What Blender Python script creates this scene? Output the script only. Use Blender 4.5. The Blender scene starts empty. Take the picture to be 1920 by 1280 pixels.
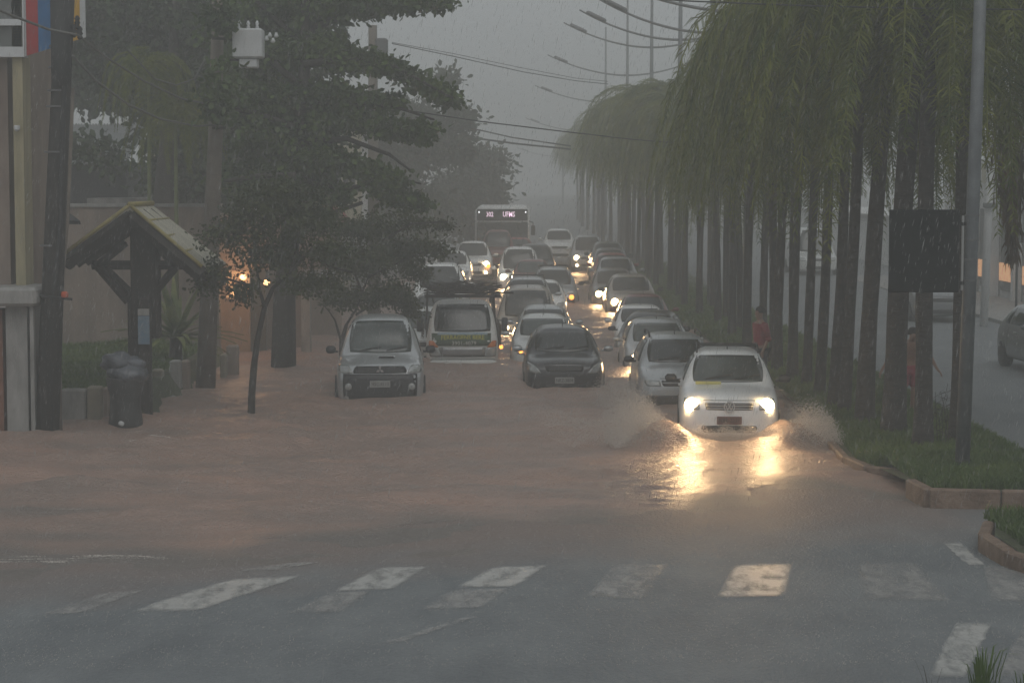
import bpy, math, random
import numpy as np
from mathutils import Vector, Matrix, noise
from mathutils.bvhtree import BVHTree
R = math.radians
rnd = random.Random(7)
sc = bpy.context.scene
COL = sc.collection

# ------------------------------------------------------------ camera, sky, light, exposure
HC = 4.2                       # camera height over the flood water
F = 4000.0                     # focal length in pixels of the 1920 wide photograph
PITCH = math.atan((640 - 345) / F)
cam = bpy.data.cameras.new('camera')
cam.sensor_width = 36; cam.lens = 36 * F / 1920
cam.clip_start = 0.5; cam.clip_end = 3000
cam.dof.use_dof = False
camo = bpy.data.objects.new('camera', cam); COL.objects.link(camo)
camo.location = (0, 0, HC); camo.rotation_euler = (math.pi / 2 - PITCH, 0, 0)
sc.camera = camo

SUN_EL, SUN_AZ = R(50), R(200)
w = bpy.data.worlds.new('World'); sc.world = w; w.use_nodes = True
nt = w.node_tree; nt.nodes.clear()
sky = nt.nodes.new('ShaderNodeTexSky'); sky.sky_type = 'NISHITA'; sky.sun_disc = False
sky.sun_elevation = SUN_EL; sky.sun_rotation = SUN_AZ; sky.dust_density = 4; sky.air_density = 1.5
hsv = nt.nodes.new('ShaderNodeHueSaturation'); hsv.inputs['Saturation'].default_value = 0.05
mixs = nt.nodes.new('ShaderNodeMix'); mixs.data_type = 'RGBA'; mixs.inputs[0].default_value = 0.75
mixs.inputs[7].default_value = (5.0, 5.45, 5.75, 1)      # even cloud layer under the sky
bg = nt.nodes.new('ShaderNodeBackground'); bg.inputs['Strength'].default_value = 0.083
ow = nt.nodes.new('ShaderNodeOutputWorld')
nt.links.new(sky.outputs[0], hsv.inputs['Color']); nt.links.new(hsv.outputs[0], mixs.inputs[6])
nt.links.new(mixs.outputs[2], bg.inputs['Color']); nt.links.new(bg.outputs[0], ow.inputs['Surface'])
sun = bpy.data.lights.new('sun', 'SUN'); sun.energy = 0.5; sun.angle = R(40); sun.color = (1.0, 0.97, 0.93)
suno = bpy.data.objects.new('sun', sun); COL.objects.link(suno)
suno.rotation_euler = (math.pi / 2 - SUN_EL, 0, R(20))
sc.view_settings.view_transform = 'Standard'; sc.view_settings.look = 'None'
sc.view_settings.exposure = -0.06; sc.view_settings.gamma = 1
cy = sc.cycles
cy.max_bounces = 6; cy.diffuse_bounces = 2; cy.glossy_bounces = 2; cy.transmission_bounces = 2
cy.transparent_max_bounces = 6; cy.volume_bounces = 1
cy.sample_clamp_indirect = 3; cy.sample_clamp_direct = 30
cy.use_denoising = True
HAZE = 0.0066

# ------------------------------------------------------------ photograph pixels -> places in the street
def ray(x, y):
    u, v = (x - 960) / F, (640 - y) / F
    return Vector((u, math.cos(PITCH) + v * math.sin(PITCH), -math.sin(PITCH) + v * math.cos(PITCH)))
def at(x, y, d):
    r = ray(x, y); t = d / r.y
    return Vector((r.x * t, d, HC + r.z * t))
def gp(x, y, z=0.0):
    r = ray(x, y); t = (z - HC) / r.z
    return Vector((r.x * t, r.y * t, z))

# ------------------------------------------------------------ materials
MATS = {}
def mat(name, col, rough=0.6, metal=0.0, coat=0.0, spec=0.5, var=0.0, vscale=4.0, col2=None, bump=0.0, bscale=30.0,
        emit=None, estr=0.0, stretch=None, thr=None, bdist=0.01):
    if name in MATS: return MATS[name]
    m = bpy.data.materials.new(name); m.use_nodes = True
    n = m.node_tree.nodes; l = m.node_tree.links; b = n['Principled BSDF']
    b.inputs['Base Color'].default_value = (*col, 1); b.inputs['Roughness'].default_value = rough
    b.inputs['Metallic'].default_value = metal; b.inputs['Coat Weight'].default_value = coat
    b.inputs['Coat Roughness'].default_value = 0.12
    b.inputs['Specular IOR Level'].default_value = spec
    tc = n.new('ShaderNodeTexCoord'); co = tc.outputs['Object']
    if stretch:
        mp = n.new('ShaderNodeMapping'); mp.inputs['Scale'].default_value = stretch
        l.new(co, mp.inputs[0]); co = mp.outputs[0]
    if var or col2:
        t = n.new('ShaderNodeTexNoise'); t.inputs['Scale'].default_value = vscale; t.inputs['Detail'].default_value = 6
        t.inputs['Roughness'].default_value = 0.65
        l.new(co, t.inputs['Vector'])
        rp = n.new('ShaderNodeValToRGB')
        a, c = thr if thr else (0.3, 0.7)
        rp.color_ramp.elements[0].position = a; rp.color_ramp.elements[1].position = c
        c2 = col2 if col2 else tuple(min(1, q * (1 + var)) for q in col)
        c1 = col if col2 else tuple(q * (1 - var) for q in col)
        rp.color_ramp.elements[0].color = (*c1, 1); rp.color_ramp.elements[1].color = (*c2, 1)
        l.new(t.outputs['Fac'], rp.inputs[0]); l.new(rp.outputs[0], b.inputs['Base Color'])
    if bump:
        t = n.new('ShaderNodeTexNoise'); t.inputs['Scale'].default_value = bscale; t.inputs['Detail'].default_value = 4
        l.new(co, t.inputs['Vector'])
        bp = n.new('ShaderNodeBump'); bp.inputs['Strength'].default_value = bump; bp.inputs['Distance'].default_value = bdist
        l.new(t.outputs['Fac'], bp.inputs['Height']); l.new(bp.outputs[0], b.inputs['Normal'])
    if emit:
        b.inputs['Emission Color'].default_value = (*emit, 1); b.inputs['Emission Strength'].default_value = estr
    MATS[name] = m
    return m
def leafmat(name, col, col2, vs=1.2, trans=0.25):
    if name in MATS: return MATS[name]
    m = mat(name, col, 0.5, 0, 0, 0.35, col2=col2, vscale=vs, thr=(0.35, 0.68))
    n = m.node_tree.nodes; l = m.node_tree.links; b = n['Principled BSDF']
    tr = n.new('ShaderNodeBsdfTranslucent'); mx = n.new('ShaderNodeMixShader'); mx.inputs[0].default_value = trans
    for lk in list(l):
        if lk.to_socket == b.inputs['Base Color']: l.new(lk.from_socket, tr.inputs['Color'])
    o = [q for q in n if q.type == 'OUTPUT_MATERIAL'][0]
    l.new(b.outputs[0], mx.inputs[1]); l.new(tr.outputs[0], mx.inputs[2]); l.new(mx.outputs[0], o.inputs['Surface'])
    return m
PAINT = {}
def paint(name, col, metal=0.0):
    return mat('car_paint_' + name, col, 0.28, metal, 0.6, 0.5, var=0.06, vscale=2.5, bump=0.05, bscale=60)
def M_(n): return MATS[n]
mat('rubber', (0.02, 0.02, 0.02), 0.7, bump=0.3)
mat('black_plastic', (0.022, 0.022, 0.023), 0.45, var=0.2)
mat('dark_grille', (0.012, 0.012, 0.012), 0.6)
mat('chrome', (0.6, 0.6, 0.6), 0.2, 1.0)
mat('rim_metal', (0.3, 0.3, 0.3), 0.4, 0.8)
mat('car_glass', (0.016, 0.021, 0.020), 0.1, 0, 0, 0.75, var=0.35, vscale=1.6, bump=0.25, bscale=45, bdist=0.004)
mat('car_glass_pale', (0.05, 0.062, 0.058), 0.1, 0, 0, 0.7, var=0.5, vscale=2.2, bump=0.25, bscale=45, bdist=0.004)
mat('lens', (0.35, 0.36, 0.35), 0.12, 0.2, 0.4, var=0.35, vscale=14)
mat('amber_lens', (0.6, 0.16, 0.02), 0.2)
mat('red_lens', (0.35, 0.02, 0.02), 0.2)
mat('plate_grey', (0.30, 0.30, 0.29), 0.5)
mat('plate_red', (0.15, 0.075, 0.065), 0.5)
mat('ink', (0.03, 0.03, 0.03), 0.6)
mat('headlamp_glow', (1, 0.8, 0.5), 0.5, emit=(1.0, 0.70, 0.36), estr=90)
mat('headlamp_white', (1, 0.95, 0.8), 0.5, emit=(1.0, 0.86, 0.6), estr=60)
mat('headlamp_dim', (1, 0.8, 0.5), 0.5, emit=(1.0, 0.62, 0.30), estr=12)
mat('amber_glow', (1, 0.4, 0.05), 0.5, emit=(1.0, 0.33, 0.06), estr=4)
mat('tail_glow', (1, 0.1, 0.05), 0.5, emit=(1.0, 0.1, 0.04), estr=1.2)

# ------------------------------------------------------------ mesh collector
class MB:
    def __init__(s): s.v = []; s.f = []
    def add(s, vs, fs):
        k = len(s.v); s.v += [tuple(q) for q in vs]; s.f += [tuple(i + k for i in f) for f in fs]
        return s
    def box(s, c, d, rz=0.0, rx=0.0, ry=0.0, taper=1.0, bev=0.0):
        hx, hy, hz = d[0] / 2, d[1] / 2, d[2] / 2
        m = Matrix.Rotation(rz, 3, 'Z') @ Matrix.Rotation(ry, 3, 'Y') @ Matrix.Rotation(rx, 3, 'X')
        c = Vector(c)
        if bev <= 0:
            vs = [Vector((x * hx * (taper if z > 0 else 1), y * hy * (taper if z > 0 else 1), z * hz)) for z in (-1, 1) for x, y in ((-1, -1), (1, -1), (1, 1), (-1, 1))]
            return s.add([c + m @ q for q in vs], [(3, 2, 1, 0), (4, 5, 6, 7), (0, 1, 5, 4), (1, 2, 6, 5), (2, 3, 7, 6), (3, 0, 4, 7)])
        b = min(bev, hx * .9, hy * .9, hz * .9)
        vs = []; 
        for z, ins in ((-hz, b), (-hz + b, 0), (hz - b, 0), (hz, b)):
            for x, y in ((-1, -1), (1, -1), (1, 1), (-1, 1)):
                # two points per corner
                X, Y = hx - ins, hy - ins
                if x * y > 0: pp = [(x * X, y * (Y - b)), (x * (X - b), y * Y)]
                else: pp = [(x * (X - b), y * Y), (x * X, y * (Y - b))]
                if (x, y) == (-1, -1): pp = [(-X, -(Y - b)), (-(X - b), -Y)]
                elif (x, y) == (1, -1): pp = [((X - b), -Y), (X, -(Y - b))]
                elif (x, y) == (1, 1): pp = [(X, (Y - b)), ((X - b), Y)]
                else: pp = [(-(X - b), Y), (-X, (Y - b))]
                for p in pp: vs.append(c + m @ Vector((p[0], p[1], z)))
        fs = [tuple(range(7, -1, -1)), tuple(range(24, 32))]
        for r in range(3):
            for i in range(8):
                j = (i + 1) % 8; fs.append((r * 8 + i, r * 8 + j, r * 8 + 8 + j, r * 8 + 8 + i))
        return s.add(vs, fs)
    def tube(s, pts, rad, n=8, cap=True, jit=0.0, rg=None):
        pts = [Vector(p) for p in pts]
        if not hasattr(rad, '__len__'): rad = [rad] * len(pts)
        k = len(s.v); a = None
        for i, p in enumerate(pts):
            t = (pts[min(i + 1, len(pts) - 1)] - pts[max(i - 1, 0)]).normalized()
            if a is None:
                a = t.cross(Vector((0.1, 1, 0.05))).normalized()
                if a.length < .5: a = t.cross(Vector((1, 0, 0))).normalized()
            a = (a - t * a.dot(t)).normalized(); b = t.cross(a)
            for j in range(n):
                q = 2 * math.pi * j / n; rr = rad[i] * (1 + (jit * (rg or rnd).uniform(-1, 1) if jit else 0))
                s.v.append(tuple(p + (a * math.cos(q) + b * math.sin(q)) * rr))
        for i in range(len(pts) - 1):
            for j in range(n):
                jj = (j + 1) % n
                s.f.append((k + i * n + j, k + i * n + jj, k + (i + 1) * n + jj, k + (i + 1) * n + j))
        if cap:
            s.f.append(tuple(k + j for j in range(n - 1, -1, -1)))
            e = k + (len(pts) - 1) * n; s.f.append(tuple(e + j for j in range(n)))
        return s
    def lathe(s, c, prof, n=16, axis='z'):
        k = len(s.v); c = Vector(c)
        for r, z in prof:
            for j in range(n):
                q = 2 * math.pi * j / n; x, y = r * math.cos(q), r * math.sin(q)
                p = Vector((x, y, z)) if axis == 'z' else (Vector((z, x, y)) if axis == 'x' else Vector((x, z, y)))
                s.v.append(tuple(c + p))
        for i in range(len(prof) - 1):
            for j in range(n):
                jj = (j + 1) % n; s.f.append((k + i * n + j, k + i * n + jj, k + (i + 1) * n + jj, k + (i + 1) * n + j))
        s.f.append(tuple(k + j for j in range(n - 1, -1, -1))); e = k + (len(prof) - 1) * n
        s.f.append(tuple(e + j for j in range(n)))
        return s
    def prism(s, poly, y0, y1):          # outline in (x, z), thickness along y
        n = len(poly); k = len(s.v)
        s.v += [(p[0], y0, p[1]) for p in poly] + [(p[0], y1, p[1]) for p in poly]
        s.f += [tuple(k + i for i in range(n)), tuple(k + n + i for i in range(n - 1, -1, -1))]
        for i in range(n):
            j = (i + 1) % n; s.f.append((k + j, k + i, k + n + i, k + n + j))
        return s
    def build(s, name, m, parent=None, smooth=False, loc=None):
        me = bpy.data.meshes.new(name); me.from_pydata(s.v, [], s.f); me.update()
        if smooth: me.shade_smooth()
        return put(me, name, m, parent, loc)
def put(me, name, m, parent=None, loc=None):
    o = bpy.data.objects.new(name, me); COL.objects.link(o)
    if m is not None: me.materials.append(MATS[m] if isinstance(m, str) else m)
    if parent is not None: o.parent = parent
    if loc is not None: o.location = loc
    return o
def npmesh(name, V, Q, m, parent=None, smooth=False):
    V = np.asarray(V, dtype=np.float32); Q = np.asarray(Q, dtype=np.int32); k = Q.shape[1]
    me = bpy.data.meshes.new(name)
    me.vertices.add(len(V)); me.vertices.foreach_set('co', V.ravel())
    me.loops.add(Q.size); me.loops.foreach_set('vertex_index', Q.ravel())
    me.polygons.add(len(Q)); me.polygons.foreach_set('loop_start', np.arange(0, Q.size, k, dtype=np.int32))
    me.update(calc_edges=True)
    if smooth: me.shade_smooth()
    return put(me, name, m, parent)
def thing(name, label, cat, loc=(0, 0, 0), rz=0.0, group=None):
    o = bpy.data.objects.new(name, None); COL.objects.link(o); o.empty_display_size = .2
    o.location = loc; o.rotation_euler = (0, 0, rz); o['label'] = label; o['category'] = cat
    if group: o['group'] = group
    return o
def tag(o, label, cat, group=None, kind=None):
    o['label'] = label; o['category'] = cat
    if group: o['group'] = group
    if kind: o['kind'] = kind
    return o
def struct(o): o['kind'] = 'structure'; return o
def copy_tree(o, parent=None):
    c = o.copy(); COL.objects.link(c); c.parent = parent
    for ch in list(o.children): copy_tree(ch, c)
    return c
def text(name, s, size, m, parent, loc, rot=(math.pi / 2, 0, 0), sx=1.0, depth=0.003, bold=0.0):
    cu = bpy.data.curves.new(name, 'FONT'); cu.body = s; cu.size = size; cu.align_x = 'CENTER'; cu.align_y = 'CENTER'
    cu.extrude = depth; cu.offset = bold; cu.resolution_u = 2
    o = bpy.data.objects.new(name, cu); COL.objects.link(o)
    dg = bpy.context.evaluated_depsgraph_get(); dg.update(); me = bpy.data.meshes.new_from_object(o.evaluated_get(dg))
    bpy.data.objects.remove(o); me.materials.clear(); me.materials.append(MATS[m])
    o = bpy.data.objects.new(name, me); COL.objects.link(o)
    o.parent = parent; o.location = loc; o.rotation_euler = rot; o.scale = (sx, 1, 1)
    return o

# ------------------------------------------------------------ ground, water
def lerp(tab, x): return float(np.interp(x, [a for a, _ in tab], [b for _, b in tab]))
EDGE = [(-12, 22.8), (-5.6, 23.6), (-3.4, 23.9), (-1.3, 25.2), (0.6, 26.3), (2.3, 27.2), (3.6, 28.6), (4.4, 29.2), (5.3, 28.6), (7, 28)]
PROF = [(23, 0.0), (30, -.07), (34, -.12), (38, -.2), (43, -.36), (50, -.55), (60, -.62), (70, -.45), (80, -.22), (90, -.02), (100, .06), (120, .25), (300, 2.0)]
# road / terrain sheet
ys = np.concatenate([np.arange(4, 17, 1.0), np.arange(17, 32, 0.12), np.arange(32, 60, 0.5), np.arange(60, 130, 2), np.arange(130, 419, 16)])
xs = np.concatenate([np.arange(-60, -12, 4.0), np.arange(-12, 12, 0.25), np.arange(12, 61, 4.0)])
X, Y = np.meshgrid(xs, ys)
ye = np.interp(X, [a for a, _ in EDGE], [b for _, b in EDGE]) 
ye = ye + 0.35 * np.sin(X * 1.7 + 1) + .25 * np.sin(X * 3.9) + .12 * np.sin(X * 9.1 + 2)
prof = np.interp(Y, [a for a, _ in PROF], [b for _, b in PROF])
near = (ye - Y) * 0.011
Z = np.where(Y < ye, np.minimum(near, 0.07 + 0.004 * (ye - Y)), np.maximum(-(Y - ye) * 0.018, prof))
side = np.clip((X - 5.6) / 1.2, 0, 1)
Z = np.where((X > 5.6) & (Y > 24), Z * (1 - side) + side * (0.06 + np.interp(Y, [30, 60, 120, 300], [0, .1, .3, 2.0])), Z)
Z += 0.006 * np.sin(X * 2.1 + Y * 1.3) + 0.004 * np.sin(X * 5 - Y * 3.3)
def grid_mesh(name, X, Y, Z, m, smooth=True):
    ny, nx = X.shape
    V = np.stack([X, Y, Z], -1).reshape(-1, 3)
    i = np.arange((ny - 1) * (nx - 1)); r = i // (nx - 1); c = i % (nx - 1); a = r * nx + c
    return npmesh(name, V, np.stack([a, a + 1, a + nx + 1, a + nx], -1), m, smooth=smooth)
GX, GY, GZ = xs, ys, Z
def gz(x, y):
    i = int(np.clip(np.searchsorted(GX, x) - 1, 0, len(GX) - 2)); j = int(np.clip(np.searchsorted(GY, y) - 1, 0, len(GY) - 2))
    u = (x - GX[i]) / (GX[i + 1] - GX[i]); v = (y - GY[j]) / (GY[j + 1] - GY[j])
    return float((GZ[j, i] * (1 - u) + GZ[j, i + 1] * u) * (1 - v) + (GZ[j + 1, i] * (1 - u) + GZ[j + 1, i + 1] * u) * v)
asp = mat('wet_asphalt', (0.13, 0.142, 0.150), 0.62, 0, 0, 0.3, col2=(0.20, 0.212, 0.216), vscale=1.1, bump=0.9, bscale=26, stretch=(1, .45, 1), bdist=0.03)
# silt left on the asphalt towards the flood: brown where a noise field and the position agree
n = asp.node_tree.nodes; l = asp.node_tree.links; b = n['Principled BSDF']
rampcol = [lk.from_socket for lk in l if lk.to_socket == b.inputs['Base Color']][0]
geo = n.new('ShaderNodeNewGeometry'); sep = n.new('ShaderNodeSeparateXYZ'); l.new(geo.outputs['Position'], sep.inputs[0])
mr = n.new('ShaderNodeMapRange'); mr.inputs['From Min'].default_value = 22.3; mr.inputs['From Max'].default_value = 25.4
mx0 = n.new('ShaderNodeMath'); mx0.operation = 'MULTIPLY'; mx0.inputs[1].default_value = -0.42; l.new(sep.outputs['X'], mx0.inputs[0])
ad0 = n.new('ShaderNodeMath'); ad0.operation = 'ADD'; l.new(mx0.outputs[0], ad0.inputs[0]); l.new(sep.outputs['Y'], ad0.inputs[1])
ns = n.new('ShaderNodeTexNoise'); ns.inputs['Scale'].default_value = .9; ns.inputs['Detail'].default_value = 5; l.new(geo.outputs['Position'], ns.inputs['Vector'])
ad1 = n.new('ShaderNodeMath'); ad1.operation = 'MULTIPLY_ADD'; ad1.inputs[1].default_value = 3.0; l.new(ns.outputs['Fac'], ad1.inputs[0]); l.new(ad0.outputs[0], ad1.inputs[2])
sb = n.new('ShaderNodeMath'); sb.operation = 'SUBTRACT'; sb.inputs[1].default_value = 1.5; l.new(ad1.outputs[0], sb.inputs[0]); l.new(sb.outputs[0], mr.inputs['Value'])
mxc = n.new('ShaderNodeMix'); mxc.data_type = 'RGBA'; 
mk = n.new('ShaderNodeMapRange'); mk.inputs['From Min'].default_value = 5.4; mk.inputs['From Max'].default_value = 6.6; mk.inputs['To Min'].default_value = 1; mk.inputs['To Max'].default_value = 0; l.new(sep.outputs['X'], mk.inputs['Value'])
mkm = n.new('ShaderNodeMath'); mkm.operation = 'MULTIPLY'; l.new(mk.outputs[0], mkm.inputs[0]); fy_ = n.new('ShaderNodeMapRange'); fy_.inputs['From Min'].default_value = 95; fy_.inputs['From Max'].default_value = 125; fy_.inputs['To Min'].default_value = 1; fy_.inputs['To Max'].default_value = 0; l.new(sep.outputs['Y'], fy_.inputs['Value'])
fm_ = n.new('ShaderNodeMath'); fm_.operation = 'MULTIPLY'; l.new(mr.outputs[0], fm_.inputs[0]); l.new(fy_.outputs[0], fm_.inputs[1]); l.new(fm_.outputs[0], mkm.inputs[1]); l.new(mkm.outputs[0], mxc.inputs[0]); l.new(rampcol, mxc.inputs[6]); mxc.inputs[7].default_value = (0.21, 0.165, 0.145, 1)
l.new(mxc.outputs[2], b.inputs['Base Color'])
struct(grid_mesh('road', X, Y, Z, asp))

# flood water with real waves
wr = np.random.RandomState(3)
wy = np.concatenate([np.arange(21.5, 46, 0.055), np.arange(46, 70, 0.2), np.arange(70, 100, .6)])
wx = np.concatenate([np.arange(-17, -9, .3), np.arange(-9, 5.7, 0.06)])
WX, WY = np.meshgrid(wx, wy)
def waves(X, Y):
    z = np.zeros_like(X)
    for k in range(46):
        lam = 0.35 * (1.09 ** k) * .8; lam = 0.28 + (k / 46) ** 1.6 * 3.2
        a = wr.normal(math.pi / 2 + .15, .5); ph = wr.uniform(0, 6.28)
        kk = 2 * math.pi / lam
        env = .5 + .5 * np.sin(X * wr.uniform(.2, .9) + Y * wr.uniform(.1, .5) + wr.uniform(0, 6.28))
        z += lam ** .55 * .0125 * env * np.sin(kk * (X * math.cos(a) + Y * math.sin(a) * .9) + ph)
    return z
WZ = waves(WX, WY)
shal = np.clip((WY - np.interp(WX, [a for a, _ in EDGE], [b for _, b in EDGE])) / 2.5, 0.12, 1)
WZ *= shal
CX, CY = 3.46, 34.0       # the white car pushes water up in front of and beside itself
bow = 1 - .45 * np.exp(-((WX - CX) / 3.2) ** 2 - ((WY - 31.5) / 3.5) ** 2)
WZ *= bow
WZ *= 1 - .85 * np.exp(-((WX - 2.55) / .6) ** 2 - ((WY - 30.2) / .6) ** 2)
rr = np.sqrt(((WX - CX) / 1.15) ** 2 + ((WY - (CY + .3)) / 1.1) ** 2)
lump = .88 + .10 * np.sin(WX * 7 + 1) * np.sin(WY * 6) + .04 * np.sin(WX * 17 + WY * 5)
WZ += (.30 - .12 * np.exp(-((WX - CX) / .8) ** 2) * (WY < CY)) * np.exp(-((rr - .80) / .42) ** 2) * lump * np.clip((36.5 - WY) / 2, 0, 1)
for sgn in (-1, 1):       # diverging wake ridges
    line = CX + sgn * (1.0 + (WY - CY) * .42)
    WZ += .15 * np.exp(-((WX - line) / .34) ** 2) * np.clip((WY - CY + .6) / .8, 0, 1) * np.clip((39 - WY) / 4, 0, 1) * lump
for (px, py, h, sx, sy) in ((165, 915, .15, .5, .13), (60, 1050, .04, 1.2, .08), (290, 830, .10, .5, .12), (510, 818, .10, .35, .1), (480, 880, .05, .8, .12), (800, 860, .05, .7, .14), (600, 960, .04, .8, .12), (1000, 900, .04, .9, .14), (100, 1046, .05, .5, .1), (220, 1052, .05, .4, .1)):
    p = gp(px, py); WZ += h * np.exp(-((WX - p.x) / sx) ** 2 - ((WY - p.y) / sy) ** 2) * lump
# the water always covers the road sheet beyond its own edge
ix = np.clip(np.searchsorted(GX, wx) - 1, 0, len(GX) - 2); jy = np.clip(np.searchsorted(GY, wy) - 1, 0, len(GY) - 2)
G4 = np.maximum(np.maximum(GZ[np.ix_(jy, ix)], GZ[np.ix_(jy + 1, ix)]), np.maximum(GZ[np.ix_(jy, ix + 1)], GZ[np.ix_(jy + 1, ix + 1)]))
WZ = np.where((WY > np.interp(WX, [a for a, _ in EDGE], [b for _, b in EDGE]) + 1.0) & (WY < 85), np.maximum(WZ, G4 + .012), WZ)
wat = mat('muddy_water', (0.42, 0.27, 0.21), 0.36, 0, 0, 0.45, col2=(0.29, 0.215, 0.18), vscale=.6, bump=1.0, bscale=24, stretch=(.6, 1.4, 1), bdist=0.07, thr=(.36, .64))
wo = struct(grid_mesh('flood_water', WX, WY, WZ, wat))
# thin water near the edge lets the grey asphalt show: depth stored per vertex
dep = np.clip((WY + .5 * np.sin(WX * 1.3) + .3 * np.sin(WX * 3.1 + WY) - np.interp(WX, [a for a, _ in EDGE], [b for _, b in EDGE])) / 1.5, .15, 1)
dep = np.minimum(dep, 1 - .65 * np.exp(-((WX + 6.2) / 1.9) ** 2 - ((WY - 27.2) / .9) ** 2) - .5 * np.exp(-((WX + 5.6) / 1.2) ** 2 - ((WY - 25.2) / .5) ** 2))
at_ = wo.data.attributes.new('depth', 'FLOAT', 'POINT'); at_.data.foreach_set('value', dep.astype(np.float32).ravel())
n = wat.node_tree.nodes; l = wat.node_tree.links; b = n['Principled BSDF']; rc = [lk.from_socket for lk in l if lk.to_socket == b.inputs['Base Color']][0]
A = n.new('ShaderNodeAttribute'); A.attribute_name = 'depth'; mx = n.new('ShaderNodeMix'); mx.data_type = 'RGBA'; l.new(A.outputs['Fac'], mx.inputs[0]); mx.inputs[6].default_value = (.18, .165, .15, 1); l.new(rc, mx.inputs[7]); l.new(mx.outputs[2], b.inputs['Base Color'])
rr_ = n.new('ShaderNodeMapRange'); rr_.inputs['To Min'].default_value = .6; rr_.inputs['To Max'].default_value = .36; l.new(A.outputs['Fac'], rr_.inputs['Value']); l.new(rr_.outputs[0], b.inputs['Roughness'])
def wz(x, y):
    i = int(np.clip(np.searchsorted(wx, x) - 1, 0, len(wx) - 1)); j = int(np.clip(np.searchsorted(wy, y) - 1, 0, len(wy) - 1))
    return float(WZ[j, i])

# painted markings, worn and under a film of water
pm = mat('worn_road_paint', (0.46, 0.46, 0.44), 0.35, 0, 0, 0.6, col2=(0.60, 0.59, 0.56), vscale=3.0, bump=.8, bscale=26, bdist=.02, thr=(.33, .50), stretch=(1, 1.4, 1))
pf = mat('faint_road_paint', (0.40, 0.39, 0.37), 0.35, 0, 0, 0.6, col2=(0.52, 0.50, 0.48), vscale=2.6, bump=.8, bscale=26, bdist=.02, thr=(.36, .6), stretch=(1, 1.4, 1))
def marking(name, poly, m, lift=0.008):
    # polygon given in photograph pixels, laid on the road sheet in small cells so it follows the surface
    a, b_, c, d_ = [gp(*p, .03) for p in poly]; nx, ny = 16, 20; vs = []; fs = []; wear = []
    for j in range(ny + 1):
        for i in range(nx + 1):
            u, v = i / nx, j / ny
            p = (a * (1 - u) + b_ * u) * (1 - v) + (d_ * (1 - u) + c * u) * v
            vs.append((p.x + .03 * noise.noise(Vector((p.y * 7, u * 3, 0))), p.y + .03 * noise.noise(Vector((p.x * 7, 9, v))), gz(p.x, p.y) + lift))
            wear.append(min(1, min(u, 1 - u) * nx / 1.6) * min(1, min(v, 1 - v) * ny / 1.6))
    for j in range(ny):
        for i in range(nx): fs.append((j * (nx + 1) + i, j * (nx + 1) + i + 1, (j + 1) * (nx + 1) + i + 1, (j + 1) * (nx + 1) + i))
    o = MB().add(vs, fs).build(name, m, smooth=True)
    at_ = o.data.attributes.new('wear', 'FLOAT', 'POINT'); at_.data.foreach_set('value', wear)
    return struct(o)
def worn(m, lo, hi, mx):
    n = m.node_tree.nodes; l = m.node_tree.links; b = n['Principled BSDF']
    A = n.new('ShaderNodeAttribute'); A.attribute_name = 'wear'; g = n.new('ShaderNodeNewGeometry')
    mp = n.new('ShaderNodeMapping'); mp.inputs['Scale'].default_value = (2.2, .8, 1); l.new(g.outputs['Position'], mp.inputs[0])
    t = n.new('ShaderNodeTexNoise'); t.inputs['Scale'].default_value = 2.4; t.inputs['Detail'].default_value = 7; t.inputs['Roughness'].default_value = .7; l.new(mp.outputs[0], t.inputs['Vector'])
    r = n.new('ShaderNodeMapRange'); r.inputs['From Min'].default_value = lo; r.inputs['From Max'].default_value = hi; r.inputs['To Max'].default_value = mx
    l.new(t.outputs['Fac'], r.inputs['Value']); q = n.new('ShaderNodeMath'); q.operation = 'MULTIPLY'; l.new(r.outputs[0], q.inputs[0]); l.new(A.outputs['Fac'], q.inputs[1]); l.new(q.outputs[0], b.inputs['Alpha'])
worn(pm, .24, .54, .76); worn(pf, .26, .66, .66)
for poly, m in (([(60, 1154), (150, 1152), (275, 1106), (205, 1110)], pf),
                ([(232, 1152), (372, 1150), (575, 1076), (430, 1084)], pm),
                ([(440, 1068), (520, 1066), (610, 1050), (540, 1052)], pf),
                ([(536, 1152), (642, 1150), (700, 1108), (620, 1110)], pf),
                ([(618, 1110), (740, 1108), (806, 1062), (712, 1062)], pm),
                ([(786, 1148), (906, 1146), (960, 1106), (848, 1108)], pf),
                ([(850, 1107), (968, 1105), (1030, 1061), (922, 1061)], pm),
                ([(1092, 1127), (1212, 1128), (1254, 1060), (1152, 1058)], pf),
                ([(1342, 1128), (1474, 1127), (1488, 1059), (1376, 1059)], pm),
                ([(1612, 1138), (1790, 1140), (1722, 1062), (1604, 1062)], pf),
                ([(1855, 1138), (1935, 1142), (1935, 1070), (1842, 1068)], pf),
                ([(1815, 1068), (1850, 1067), (1802, 1019), (1765, 1020)], pm),
                ([(705, 1216), (746, 1214), (905, 1160), (870, 1163)], pf),
                ([(1736, 1290), (1812, 1290), (1864, 1181), (1792, 1181)], pm), ([(1864, 1290), (1950, 1290), (1950, 1165), (1925, 1172)], pf)):
    marking('road_marking', poly, m)
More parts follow.
